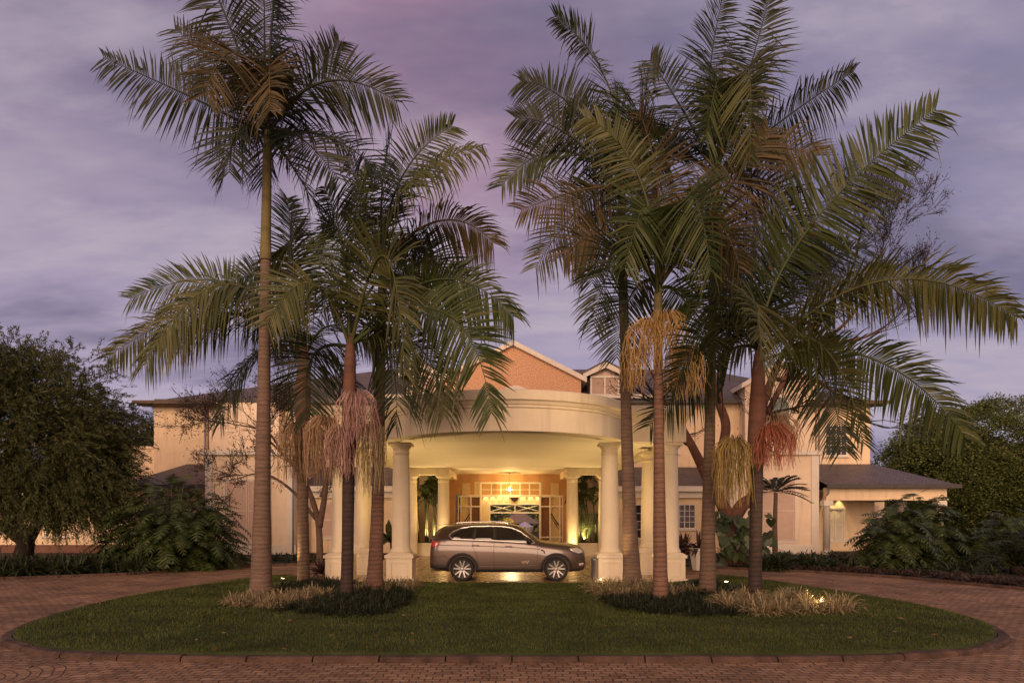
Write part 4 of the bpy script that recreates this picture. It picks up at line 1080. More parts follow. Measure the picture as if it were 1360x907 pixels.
def strands(root, top, n, spread, length, m, seed, out=(0, -1), name='flower_cluster', curl=0.02):
    """hanging flower or fruit cluster: many limp strands from a short forked stalk"""
    r = random.Random(seed); b = MB(); top = Vector(top)
    for i in range(int(n * 1.05)):
        a = r.uniform(0, 2 * pi); q = r.random() ** .5 * spread * 1.15
        e = top + Vector((cos(a) * q + out[0] * spread * .5, sin(a) * q * .8 + out[1] * spread * .5, r.uniform(-.12, .1)))
        L_ = length * (1 - .62 * r.random() ** 1.6)
        mid = top.lerp(e, .6) + Vector((0, 0, .10 + r.uniform(0, .12)))
        pts = [top, mid, e + Vector((0, 0, -.05))]
        x, y = e.x, e.y
        for k in range(1, 5):
            x += r.uniform(-.045, .045) + curl * r.uniform(-1, 1); y += r.uniform(-.045, .045) + curl * r.uniform(-1, 1)
            pts.append(Vector((x, y, e.z - .05 - L_ * k / 4)))
        rr = r.uniform(.0050, .0085)
        b.tube(pts, [rr * 1.4, rr * 1.2, rr, rr, rr, rr * .9, rr * .6], 3, True, False)
    return b.build(name, m, root)
tk_grey = trunkm('palm_trunk_grey', (0.085, .052, .034), (.205, .130, .088), 34, .28)
tk_dark = trunkm('palm_trunk_dark', (0.016, .010, .008), (.060, .034, .024), 30, .4)
tk_red = trunkm('palm_trunk_red', (0.105, .055, .034), (.235, .125, .078), 30, .35)
tk_brown = trunkm('palm_trunk_brown', (0.075, .046, .029), (.170, .105, .066), 30, .35)
sh_olive = trunkm('crownshaft_olive', (0.11, .095, .030), (.20, .16, .06), 5, .2)
sh_red = trunkm('crownshaft_red', (0.085, .035, .020), (.16, .070, .042), 5, .25)
def straw(n, c): return leafm(n, [tuple(x * .6 for x in c), c, tuple(min(1, x * 1.35) for x in c)], .15, .7, .15)
st_tan = straw('strand_tan', (0.34, .22, .125)); st_pink = straw('strand_pink', (0.46, .28, .235)); st_yel = straw('strand_yellow', (0.30, .215, .075)); st_red = straw('strand_red', (0.38, .135, .08)); st_gold = straw('strand_gold', (0.50, .32, .12)); st_pale = straw('strand_pale', (.36, .28, .15))
PG = 'palms on the island lawn'
def palm(label, base, Y, path, widths, tm, shaft, sm, crown, fronds, seed, extra=(), hang=0):
    """path: pixel points of the stem from foot to crownshaft; shaft: pixel points of the crownshaft"""
    bp = W(base[0], base[1], Y); bx = bp.x
    root = thing('palm_tree', label, 'palm tree', (bx, Y, lawn_z(bx, Y)), PG)
    pts = catmull([W(x, y, Y) for x, y in path], 10, False)
    cumw = np.interp(np.linspace(0, 1, len(pts)), np.linspace(0, 1, len(widths)), widths)
    r = random.Random(seed)
    rad = [wv * .43 * Y / F * (1 + r.uniform(-.012, .012)) for wv in cumw]
    pts = [Vector((bx, Y, -.02))] + pts; rad = [rad[0] * 1.06] + rad
    b = MB(); b.tube(pts, rad, 20); tr = b.build('trunk', tm, root)
    if shaft:
        shaft = list(shaft) + [(crown[0], crown[1] - 10, 5)]
        sp = catmull([W(x, y, Y) for x, y, _ in shaft], 6, False); sw = np.interp(np.linspace(0, 1, len(sp)), np.linspace(0, 1, len(shaft)), [q[2] for q in shaft])
        b = MB(); b.tube(sp, [q * .44 * Y / F for q in sw], 18); b.build('crownshaft', sm, root)
    C0 = W(crown[0], crown[1], Y)
    for i, fr_ in enumerate(fronds[:-2]):
        (mx, my), (tx, ty), dy, kind = fr_[:4]; tw = min(90, 20 + (fr_[4] if len(fr_) > 4 else r.choice((25, 45, 60, 75)))); kw = fr_[5] if len(fr_) > 5 else {}
        h = Vector((r.uniform(-.05, .05), r.uniform(-.05, .05), r.uniform(-.25, .15)))
        Pm = W(mx, my, Y); P2 = W(tx, ty, Y)
        # the depth offset slides the point towards or away from the viewer at its own height
        Pm = Pm + Vector((0, dy * .6, 0)); P2 = P2 + Vector((0, dy, 0))
        frond(root, C0 + h, Pm, P2, kind, seed * 100 + i, tw, **kw)
    for q in range(hang):                                   # older leaves that hang close to the stem, all round
        a = 2 * pi * (q + r.random() * .8) / hang; l_ = r.uniform(1.5, 2.5); hgt = r.uniform(.2, 1.0)
        Pm = C0 + Vector((cos(a) * l_ * .55, sin(a) * l_ * .55, hgt)); P2 = C0 + Vector((cos(a) * l_, sin(a) * l_, -r.uniform(.2, 1.6)))
        frond(root, C0, Pm, P2, r.choice('kkog') if q % 3 else r.choice('do'), seed * 100 + 60 + q, r.choice((20, 50, 75)), droop=.6, Lmax=.95)
    for e in extra:
        p = W(e[0], e[1], Y) + Vector((0, e[6] if len(e) > 6 else -.25, 0))
        strands(root, p, e[2], e[3], e[4], e[5], seed * 31 + e[0], out=e[7] if len(e) > 7 else (0, -1), curl=e[8] if len(e) > 8 else .025)
    return root

palm('tallest left palm with thick pale grey flared trunk and olive crownshaft', (347, 800), 16.6, [(347, 800), (347, 770), (348, 680), (350, 560), (351, 470), (353, 345)], [44, 33, 26, 21, 18, 15], tk_grey,
     [(353, 346, 18), (353, 315, 15), (354, 260, 14), (355, 200, 13), (357, 165, 9)], sh_olive, (357, 178),
     [((262, 128), (124, 62), .4, 'k', 70), ((285, 80), (200, -8), 1.2, 'k', 55), ((318, 60), (262, -75), -.8, 'k', 70), ((342, 50), (335, -100), .8, 'k', 75), ((372, 60), (400, -80), -1.0, 'k', 70),
      ((392, 90), (432, 0), 1.4, 'k', 60), ((432, 120), (532, 152), -.5, 'k', 60), ((425, 165), (520, 226), .9, 'k', 35), ((402, 195), (462, 262), -.9, 'k', 30), ((305, 168), (276, 222), .8, 'k', 30),
      ((325, 185), (318, 246), -.6, 'k', 30), ((378, 205), (412, 262), 1.2, 'k', 30), ((350, 130), (335, 215), -2.6, 'd', 20), ((385, 140), (405, 225), -2.4, 'd', 25), ((330, 140), (300, 170), 2.6, 'k', 30), ((365, 130), (385, 190), 2.8, 'k', 30), ((300, 110), (225, 95), 2.0, 'k', 60)], 11)
palm('slender left palm behind the pale trunk with one tan flower skirt below its crown', (403, 772), 20.0, [(403, 775), (403, 740), (402, 650), (402, 560)], [20, 18, 17, 18], tk_brown,
     [(402, 562, 20), (402, 540, 24), (403, 505, 22), (404, 470, 15)], sh_red, (402, 470),
     [((305, 372), (158, 388), .6, 'g', 65), ((288, 418), (150, 478), -.3, 'o', 50, {'droop': .6, 'Lmax': 1.3}), ((318, 392), (232, 500), -1.6, 'o', 35, {'droop': .8, 'Lmax': 1.5, 'wd': .055}), ((412, 352), (440, 492), -3.0, 'o', 70, {'Lmax': 1.35, 'wd': .055}), ((383, 345), (370, 246), .8, 'g', 75),
      ((330, 470), (282, 560), .5, 'k', 40, {'droop': .8}), ((300, 405), (200, 440), 1.4, 'k', 30, {'droop': .8}), ((435, 425), (488, 458), .9, 'g', 40), ((440, 480), (470, 555), 1.2, 'k', 30), ((350, 360), (270, 350), 1.8, 'k', 50), ((370, 400), (320, 520), -2.2, 'o', 40, {'droop': .7, 'Lmax': 1.05}), ((420, 395), (432, 300), 1.5, 'k', 70)], 12,
     [(398, 572, 150, .42, 1.45, st_tan, -.1, (-.5, -.6)), (408, 575, 60, .3, 1.2, st_tan, .2, (.4, .3))], 0)
palm('left palm with speckled dark trunk carrying pink and tan flower skirts', (461, 800), 16.6, [(460, 800), (461, 760), (462, 700), (463, 600)], [22, 19, 18, 19], tk_dark,
     [(463, 602, 20), (464, 575, 25), (464, 530, 21), (465, 470, 16)], sh_red, (465, 452),
     [((452, 330), (422, 232), .6, 'k', 70), ((462, 300), (482, 196), .8, 'g', 75, {'Lmax': .6}), ((442, 300), (412, 285), 1.2, 'g', 60), ((525, 372), (560, 525), -2.6, 'o', 70, {'Lmax': 1.4, 'wd': .055}), ((575, 366), (682, 412), .5, 'g', 45, {'droop': .65, 'Lmax': 1.3, 'wd': .055}), ((592, 428), (655, 560), -1.4, 'g', 70, {'Lmax': 1.35, 'wd': .055}),
      ((548, 450), (585, 545), .9, 'o', 40, {'droop': .8}), ((405, 470), (395, 555), .9, 'k', 30), ((425, 390), (378, 450), -1.2, 'o', 40), ((512, 470), (520, 560), .6, 'k', 30), ((438, 350), (402, 380), 1.8, 'k', 50), ((495, 350), (530, 330), 1.6, 'k', 50), ((540, 410), (610, 470), 1.7, 'k', 40), ((490, 330), (515, 250), 1.8, 'k', 65)], 13,
     [(438, 566, 150, .42, 1.35, st_tan, -.15, (-.5, -.5)), (476, 536, 130, .42, 1.0, st_pink, -.35, (.3, -.8), .03), (492, 574, 120, .34, 1.45, st_pale, -.1, (.4, -.5)), (455, 580, 80, .3, 1.0, st_pink, -.3, (0, -.8))], 0)
palm('left palm nearest the portico with smooth brown trunk flared at the foot', (496, 792), 18.1, [(496, 792), (498, 760), (501, 690), (504, 560), (507, 400)], [32, 24, 20, 16, 14], tk_red,
     [(507, 402, 15), (508, 385, 14), (509, 340, 11)], sh_olive, (510, 345),
     [((545, 262), (640, 222), -1.0, 'o', 45, {'droop': .8, 'Lmax': 1.35, 'wd': .055}), ((585, 285), (656, 312), .6, 'd', 40, {'droop': .6}), ((528, 232), (598, 150), .6, 'g', 70), ((502, 245), (512, 150), .9, 'k', 70), ((478, 262), (448, 180), 1.0, 'k', 60), ((562, 322), (600, 392), 1.2, 'k', 35),
      ((540, 300), (575, 345), 2.2, 'k', 30), ((480, 300), (450, 300), 2.0, 'k', 45), ((465, 255), (420, 245), 1.9, 'k', 45), ((545, 240), (585, 215), 2.4, 'k', 45)], 14, (), 1)
palm('right palm beside the right front column with tall flared trunk and high crown', (841, 790), 19.0, [(841, 790), (839, 755), (836, 680), (832, 560), (829, 420), (826, 330)], [36, 27, 21, 17, 14, 12], tk_grey,
     [(826, 332, 13), (826, 310, 13), (826, 255, 11)], sh_olive, (826, 250),
     [((812, 112), (738, 8), .4, 'g', 50), ((768, 140), (692, 92), .5, 'k', 70), ((758, 188), (684, 168), -.4, 'k', 60), ((745, 196), (666, 240), .3, 'g', 60), ((765, 262), (692, 292), -.6, 'd', 65), ((778, 262), (712, 345), .6, 'o', 55), ((852, 140), (884, 62), .8, 'k', 70), ((872, 190), (915, 168), .9, 'k', 50),
      ((802, 290), (784, 385), -.5, 'k', 40), ((850, 295), (860, 382), -1.4, 'k', 35), ((832, 190), (812, 305), -2.6, 'g', 40), ((795, 150), (760, 90), 1.8, 'k', 60), ((830, 140), (835, 70), 1.9, 'k', 70), ((790, 230), (735, 215), 2.0, 'k', 40), ((868, 258), (902, 320), 1.2, 'k', 40)], 15)
palm('right palm with red brown ringed trunk and golden flower strands under a yellowish crown', (876, 806), 16.1, [(877, 806), (877, 760), (876, 680), (875, 560), (874, 450)], [25, 22, 19, 15, 13], tk_red,
     [(874, 452, 15), (874, 425, 15), (874, 390, 12)], sh_olive, (874, 380),
     [((842, 245), (772, 182), -.8, 'o', 60, {'Lmax': .95}), ((870, 250), (845, 165), -.4, 'd', 65), ((942, 285), (1002, 200), -.9, 'd', 65), ((815, 300), (752, 322), .9, 'd', 50), ((828, 330), (792, 425), .5, 'k', 45), ((938, 325), (985, 420), -.4, 'k', 45), ((912, 390), (958, 470), .6, 'g', 40),
      ((842, 385), (826, 465), .8, 'k', 35), ((892, 300), (905, 410), -2.4, 'g', 50), ((850, 300), (815, 390), -1.6, 'g', 40), ((920, 320), (950, 390), -1.7, 'd', 50), ((880, 270), (890, 200), 1.5, 'k', 60), ((902, 440), (935, 500), 1.0, 'k', 35), ((855, 260), (820, 240), 1.8, 'k', 45)], 16,
     [(866, 440, 110, .50, 1.0, st_gold, -.2, (-.6, -.4), .06), (905, 470, 130, .42, 1.0, st_gold, 0, (.3, .2), .07), (878, 432, 60, .4, .7, st_gold, -.3, (.1, -.8), .06), (850, 470, 60, .3, .8, st_gold, .2, (-.6, .2), .06)])
palm('tall right palm with olive brown smooth trunk and the highest crown of its side', (940, 798), 17.6, [(939, 798), (940, 760), (941, 680), (943, 560), (946, 430), (950, 320)], [30, 25, 20, 16, 13, 12], tk_brown,
     [(950, 322, 13), (950, 300, 13), (952, 235, 10)], sh_olive, (952, 225),
     [((945, 110), (968, -25), .4, 'k', 70), ((912, 130), (872, 52), .8, 'k', 65), ((985, 120), (1012, 15), -.5, 'k', 55), ((1042, 155), (1142, 85), .3, 'k', 40, {'droop': .6}), ((1012, 175), (1075, 192), 1.1, 'k', 50), ((1010, 215), (1062, 232), -.9, 'd', 55), ((898, 185), (868, 268), .6, 'k', 40), ((1005, 232), (1010, 340), .8, 'd', 40),
      ((928, 270), (922, 370), -.9, 'k', 40), ((960, 150), (945, 290), -2.8, 'o', 40), ((935, 150), (905, 250), -2.2, 'g', 45), ((965, 120), (985, 55), 1.8, 'k', 60), ((915, 170), (885, 130), 1.7, 'k', 45), ((990, 270), (1030, 345), -1.6, 'd', 40), ((970, 280), (985, 380), .9, 'k', 35), ((1000, 130), (1055, 90), 1.5, 'k', 55)], 17)
palm('right palm with dark trunk, red and yellow fruit skirts and wide low fronds', (1003, 806), 16.1, [(1002, 806), (1003, 770), (1004, 700), (1005, 615)], [22, 20, 19, 20], tk_dark,
     [(1005, 617, 21), (1005, 590, 27), (1006, 540, 24), (1008, 480, 17)], sh_red, (1009, 468),
     [((1058, 322), (1222, 166), -.6, 'g', 62, {'Lmax': 1.65, 'wd': .062, 'droop': .16}), ((1130, 368), (1268, 362), .9, 'o', 45, {'droop': .6, 'Lmax': 1.3}), ((1160, 380), (1326, 432), -.6, 'o', 40, {'droop': .45, 'Lmax': 1.25, 'wd': .055}), ((1140, 482), (1250, 588), -.9, 'g', 45, {'droop': .45, 'Lmax': 1.1, 'wd': .05}), ((1048, 478), (1072, 605), -2.6, 'o', 55, {'Lmax': .9}), ((1095, 482), (1142, 592), .8, 'k', 40),
      ((945, 442), (885, 525), -.6, 'k', 35), ((958, 470), (872, 560), .8, 'k', 40), ((982, 402), (925, 382), .9, 'g', 45), ((990, 392), (958, 312), 1.0, 'k', 60), ((1075, 340), (1192, 300), 1.4, 'k', 35), ((975, 430), (962, 520), -2.5, 'o', 45), ((1015, 380), (1010, 310), 1.6, 'k', 60), ((1090, 430), (1150, 440), 1.9, 'k', 45), ((1025, 520), (1040, 590), 1.8, 'k', 35), ((930, 420), (900, 430), 1.9, 'k', 40)], 18,
     [(974, 594, 170, .42, 1.35, st_yel, -.1, (-.5, -.4)), (1014, 578, 130, .40, .75, st_red, -.3, (.6, -.6), .03), (1030, 560, 110, .45, .7, st_tan, .15, (.7, .2), .06)], 0)

# ================================================================== TREES
def leaves_at(P, D, ln, wd, jit=.35):
    """diamond leaves; P centres, D main directions"""
    n = len(P); D = D + rng.normal(size=(n, 3)) * jit; D /= np.linalg.norm(D, axis=1)[:, None]
    Q = np.cross(D, rng.normal(size=(n, 3))); Q /= np.linalg.norm(Q, axis=1)[:, None] + 1e-9
    l_ = (ln * rng.uniform(.6, 1.3, n))[:, None]; w_ = (wd * rng.uniform(.7, 1.2, n))[:, None]
    V = np.stack([P - D * l_ * .5, P + Q * w_ * .5 - D * l_ * .05, P + D * l_ * .5, P - Q * w_ * .5 - D * l_ * .05], 1).reshape(-1, 3)
    return V, np.arange(n * 4).reshape(-1, 4)
def clumps(c, rx, ry, rz, K, shell=.72, zmin=-.75):
    out = []
    while len(out) < K:
        d = rng.normal(size=3); d /= np.linalg.norm(d); q = rng.uniform(shell, 1.0) if rng.random() < .8 else rng.uniform(.2, shell)
        if d[2] * q < zmin: continue
        out.append((c[0] + d[0] * rx * q, c[1] + d[1] * ry * q, c[2] + d[2] * rz * q))
    return np.array(out)
# dark feathery tree on the left
tl = thing('feathery_tree', 'large dark feathery evergreen tree with drooping sprays at the left edge', 'tree', (-20.6, 28.5, 0))
b = MB(); b.tube([(-20.5, 28.5, 0), (-20.3, 28.5, 1.0), (-20.9, 28.3, 2.4), (-21.0, 28.6, 4.5), (-20.6, 28.6, 7)], [.42, .34, .26, .18, .08], 12)
b.tube([(-20.3, 28.5, .9), (-19.5, 28.2, 2.0), (-18.9, 28.0, 3.4), (-18.3, 28, 5)], [.26, .2, .14, .06], 10); b.tube([(-20.8, 28.4, 2.2), (-22.2, 28.8, 3.6), (-23, 29, 5)], [.2, .14, .06], 8); b.tube([(-20.4, 28.5, 1), (-21.6, 28, 2.2), (-22.6, 27.8, 3.4)], [.22, .15, .08], 8)
b.build('trunk', pm('bark_dark', (0.035, .024, .018), .9, .35, 5, .8, 30), tl)
P = []; D = []
CC = np.concatenate([clumps((-20.3, 28.6, 5.5), 4.2, 3.6, 4.1, 600, .55, -.72), clumps((-18.0, 28.4, 4.4), 2.0, 2.4, 2.6, 230, .45, -.85), clumps((-21.5, 28.0, 7.0), 2.6, 2.4, 2.4, 110), clumps((-19.0, 28.0, 3.0), 3.4, 2.2, 1.3, 120)])
for c in CC:
    o = np.array(c) - np.array((-20.0, 28.6, 4.8)); o /= np.linalg.norm(o) + 1e-6
    for k in range(8):
        d = o * 1.0 + rng.normal(size=3) * .45 + np.array((0, 0, -.12)); d /= np.linalg.norm(d)
        L_ = rng.uniform(.45, 1.0); s = c + rng.normal(size=3) * .28; m_ = 30
        t = np.linspace(0, 1, m_)[:, None]
        pts = s + d * L_ * t + np.array((0, 0, -1)) * (t ** 2) * .28 + rng.normal(size=(m_, 3)) * .035
        P.append(pts); D.append(np.repeat(d[None], m_, 0) + np.array((0, 0, -.25)))
V, Q = leaves_at(np.concatenate(P), np.concatenate(D), .20, .032, .6)
np_mesh('crown', V, Q, leafm('feather_leaf', [(0.032, .042, .013), (.060, .072, .022), (.12, .112, .036)], .2), tl)

# big rounded tree on the right
tr_ = thing('rounded_tree', 'large rounded dense green tree at the right edge beyond the verandah', 'tree', (33, 46, 0))
b = MB(); b.tube([(33, 46, 0), (33, 46, 2), (32.6, 46, 4.2), (32, 46, 7)], [.6, .5, .4, .2], 12); b.tube([(33, 46, 1.8), (35.5, 46.5, 4), (37, 47, 7)], [.4, .3, .1], 10); b.tube([(32.8, 46, 2.4), (30.2, 45.5, 4.2), (29, 45, 5.8)], [.34, .24, .1], 10)
b.build('trunk', MATS['bark_dark'], tr_)
P = []; D = []
pads = np.concatenate([clumps((33.6, 46, 5.6), 7.4, 5.5, 4.7, 190, .9, -.85), clumps((29.6, 45, 4.6), 3.6, 4, 3.0, 90, .8, -.9), clumps((34, 44, 4), 7, 4.2, 3, 130, .8, -.95)])
for c in pads:
    m_ = 820; a = rng.normal(size=(m_, 3)) * np.array((.80, .80, .26)); a[:, 2] = np.abs(a[:, 2]) * rng.choice((1, 1, -.6), m_) - .28 * (a[:, 0] ** 2 + a[:, 1] ** 2)
    P.append(np.array(c) + a); D.append(np.column_stack([a[:, 0], a[:, 1], np.full(m_, -.12)]) + 1e-3)
V, Q = leaves_at(np.concatenate(P), np.concatenate(D), .17, .10, .5)
np_mesh('crown', V, Q, leafm('fig_leaf', [(0.044, .064, .015), (.088, .112, .026), (.165, .172, .05)], .2), tr_)

# bare spreading trees
def grow(b, p, d, L_, r0, depth, r, tips, up=.10, spread=.75, kids=(2, 3)):
    n = 4; pts = [p]; dd = d.copy(); r0 = max(r0, .009)
    for i in range(n):
        dd = (dd + Vector((r.gauss(0, .16), r.gauss(0, .16), r.gauss(0, .14) + up * .4))).normalized()
        pts.append(pts[-1] + dd * L_ / n)
    b.tube(pts, [r0 * (1 - .45 * i / n) for i in range(n + 1)], 7 if depth > 3 else (5 if depth > 1 else 3), True, False)
    if depth <= 0:
        tips.append((pts[-1], dd)); tips.append((pts[2], dd)); return
    for k in range(r.randint(*kids)):
        s = r.randint(2, n); q = pts[s]
        ax = Vector((r.gauss(0, 1), r.gauss(0, 1), r.gauss(0, .7))); ax = (ax - dd * ax.dot(dd)).normalized()
        nd = (dd + ax * r.uniform(.4, 1.1) * spread).normalized()
        grow(b, q, nd, L_ * r.uniform(.62, .82), r0 * .52, depth - 1, r, tips, up, spread, kids)
    grow(b, pts[-1], dd, L_ * .78, r0 * .56, depth - 1, r, tips, up, spread, kids)
def bare_tree(label, base, limbs, leafmat, nleaf, seed, bark, lsize=(.12, .06), depth=4, up=.1):
    root = thing('bare_tree', label, 'tree', base)
    r = random.Random(seed); bt = MB(); bb = MB(); tips = []
    for pts, r0, r1, L_, dp in limbs:
        pts = catmull(pts, 6, False); n = len(pts)
        bt.tube(pts, [r0 + (r1 - r0) * i / (n - 1) for i in range(n)], 10)
        d = (pts[-1] - pts[-3]).normalized()
        grow(bb, pts[-1], d, L_, r1 * .9, dp, r, tips, up)
        for f_ in (.55, .75):
            q = pts[int(n * f_)]; ax = Vector((r.gauss(0, 1), r.gauss(0, .8), .5)).normalized()
            grow(bb, q, (d * .5 + ax).normalized(), L_ * .8, r1 * .6, max(1, dp - 1), r, tips, up)
    bt.build('trunk', bark, root); bb.build('branches', MATS['bark_dark'], root)
    if nleaf:
        P = []; D = []
        for p, d in tips:
            for k in range(nleaf):
                if r.random() < .6: P.append(tuple(p + Vector((r.gauss(0, .14), r.gauss(0, .14), r.gauss(0, .12))))); D.append((d.x, d.y, d.z - .6))
        V, Q = leaves_at(np.array(P), np.array(D), lsize[0], lsize[1], .5)
        np_mesh('leaves', V, Q, leafmat, root)
    return root
bark_r = pm('bark_reddish', (0.14, .065, .042), .9, .35, 4, .8, 24)
bark_g = pm('bark_twig', (0.10, .062, .045), .9, .3, 5, .6, 30)
lf_brown = leafm('sparse_leaf', [(0.09, .05, .03), (.05, .05, .02), (.15, .08, .045)], .25)
Yb = 28.5
def wp(px, py, dy=0): p = W(px, py, Yb); return Vector((p.x, p.y + dy, p.z))
bare_tree('leaning bare tree with thick reddish stems behind the right hand palms', (9.4, Yb, 0),
    [([Vector((9.3, Yb, 0)), wp(968, 690), wp(945, 645), wp(922, 598), wp(905, 560, .3)], .34, .13, 1.2, 4),
     ([wp(966, 700), wp(985, 672), wp(1003, 650), wp(1012, 560, .4), wp(1040, 480, .6)], .34, .15, 1.8, 5),
     ([wp(945, 648, .2), wp(968, 570, .4), wp(960, 520, .6), wp(975, 440, .8)], .24, .12, 1.8, 5),
     ([wp(1012, 570, .4), wp(1070, 470, 1.0), wp(1125, 390, 1.4), wp(1150, 350, 1.5)], .14, .06, 1.6, 6),
     ([wp(968, 480, .7), wp(1000, 400, .5), wp(1040, 330, .5)], .12, .07, 1.5, 5),
     ([wp(900, 565, .3), wp(870, 500, .2), wp(835, 440, .2)], .06, .02, 1.1, 2),
     ([wp(1070, 470, 1.0), wp(1140, 420, 1.2), wp(1175, 370, 1.3)], .09, .04, 1.5, 5),
     ([wp(1090, 450, 1.0), wp(1160, 440, 1.2), wp(1195, 425, 1.3)], .08, .035, 1.4, 5),
     ([wp(1040, 500, .6), wp(1100, 500, .9), wp(1150, 545, 1.0)], .10, .05, 1.3, 4)], lf_brown, 1, 5, bark_r, (.10, .05), 5)
Yb = 28.8
bare_tree('small sparse tree with thin twigs and few leaves in front of the left shutters', (-8.1, Yb, 0),
    [([Vector((-8.1, Yb, 0)), wp(422, 690), wp(405, 640), wp(385, 615, .2), wp(360, 590, .3)], .15, .045, 1.3, 5),
     ([wp(424, 700), wp(432, 650), wp(428, 600, .5), wp(440, 560, .6)], .14, .06, 1.2, 4),
     ([wp(420, 690), wp(395, 655, -.4), wp(370, 635, -.6), wp(350, 630, -.6)], .08, .03, 1.1, 5),
     ([wp(380, 613, .2), wp(355, 575, .2), wp(325, 565, .2)], .055, .03, 1.2, 5),
     ([wp(400, 630), wp(385, 560, .4), wp(380, 520, .5)], .07, .03, 1.1, 5),
     ([wp(426, 660), wp(440, 620), wp(448, 590)], .08, .04, .9, 3)], lf_brown, 1, 9, bark_g, (.11, .05), 5, .04)
# far trees behind the house
ft = MB()
far = []
P = []; D = []
for x in np.arange(-130, 131, 3.4):
    if -14 < x < 14: continue
    h = 6.5 + 2.2 * sin(x * .31) + rng.uniform(-1, 1.4)
    Y = 92 + rng.uniform(-6, 6)
    cs = clumps((x, Y, h * .55), 3.4, 3, h * .5, 26, .6, -1)
    for c in cs:
        m_ = 60; P.append(np.array(c) + rng.normal(size=(m_, 3)) * .7); D.append(rng.normal(size=(m_, 3)))
V, Q = leaves_at(np.concatenate(P), np.concatenate(D), .55, .3, .3)
np_mesh('far_wood', V, Q, hedge_m, kind='stuff')
# low hedge beyond the terrace
P = np.column_stack([rng.uniform(-14, 14, 26000), rng.uniform(92, 98, 26000), rng.random(26000) * (6.2 + 1.2 * np.sin(rng.uniform(-14, 14, 26000)))]); V, Q = leaves_at(P, rng.normal(size=(26000, 3)), .7, .45)
np_mesh('far_shrubbery', V, Q, shrub_m, kind='stuff')
# dark tree crown seen over the parapet on the left
t = thing('distant_tree', 'small dark distant tree over the parapet left of the tower', 'tree', (-31, 60, 0))
b = MB(); b.tube([(-31, 60, 0), (-31, 60, 6)], [.3, .15], 8); b.build('trunk', MATS['bark_dark'], t)
cs = clumps((-31.0, 60, 7.6), 3.2, 3, 2.6, 70); P = np.concatenate([np.array(c) + rng.normal(size=(130, 3)) * .45 for c in cs]); V, Q = leaves_at(P, rng.normal(size=P.shape), .3, .17)
np_mesh('crown', V, Q, leafm('dark_leaf', [(0.016, .02, .008), (.03, .034, .012), (.045, .045, .018)], .15), t)
# ================================================================== SHRUBS AND PLANTS
phil = leafm('philodendron_leaf', [(0.024, .038, .011), (.043, .062, .017), (.080, .094, .028)], .15, .45, .25)
def lobed(b, p, d, L_, wd, r, lobes=8, droop=.5):
    """split leaf: a midrib with narrow lobes on either side (one mesh island per lobe pair)"""
    d = d.normalized(); side = d.cross(Vector((0, 0, 1)))
    side = side.normalized() if side.length > .05 else Vector((1, 0, 0)); up = side.cross(d)
    side = (side + up * r.uniform(-.35, .35)).normalized()
    def mid(t): return p + d * L_ * t + Vector((0, 0, -droop * L_ * t * t))
    for i in range(lobes):
        t = (i + .3) / lobes; m = mid(t); m2 = mid(min(1, t + .9 / lobes))
        ww = wd * (sin(pi * (.18 + .80 * t)) ** .8)
        f = (m2 - m) * (1.2 + .6 * t)
        for s in (-1, 1):
            e = m + side * s * ww + f + Vector((0, 0, -.18 * ww))
            k1 = m.lerp(e, .55) + (m2 - m) * .42; k2 = m.lerp(e, .55) - (m2 - m) * .22
            b.add([m, k2, e, k1, m2], [(0, 1, 2, 3, 4)])
    e = mid(1.0); tt = (mid(1) - mid(.9)).normalized()
    b.add([e - side * wd * .12, e + tt * L_ * .16, e + side * wd * .12], [(0, 1, 2)])
def phil_bush(label, c, rx, ry, h, n, seed, LL=.62):
    root = thing('philodendron', label, 'shrub', c); r = random.Random(seed)
    b = MB(); st = MB()
    for i in range(n):
        a = r.uniform(0, 2 * pi); q = r.uniform(.55, 1.0); ph = math.acos(r.uniform(0.0, 1.0))
        o = Vector((cos(a) * sin(ph), sin(a) * sin(ph), cos(ph)))
        p = Vector(c) + Vector((o.x * rx * q, o.y * ry * q, .25 + o.z * (h - .5) * q))
        d = (Vector((o.x, o.y, o.z * .4)) + Vector((r.gauss(0, .25), r.gauss(0, .25), r.gauss(-.05, .2)))).normalized()
        L_ = LL * r.uniform(.7, 1.25)
        lobed(b, p, d, L_, L_ * .46, r, 7, r.uniform(.3, .9))
        if i % 4 == 0: st.tube([Vector(c) + Vector((o.x * .3, o.y * .3, .05)), Vector(c).lerp(p, .6) + Vector((0, 0, .3)), p], [.025, .02, .012], 5, True, False)
    st.build('stems', pm('green_stem', (.06, .07, .025), .6), root)
    b.build('leaves', phil, root)
    return root
phil_bush('broad dark split leaf philodendron mound in front of the left garden wing', (-13.5, 27.2, .05), 2.75, 1.9, 3.75, 900, 3)
phil_bush('glossy split leaf philodendron in front of the right verandah', (15.0, 26.8, .05), 1.15, 1.4, 2.75, 330, 4)
phil_bush('tall split leaf philodendron in front of the verandah corner column', (16.9, 28.3, .05), 1.9, 1.5, 3.3, 400, 6)
phil_bush('dense leafy shrub at the right edge under the rounded tree', (21.0, 27.5, .05), 2.8, 1.8, 2.6, 460, 8)
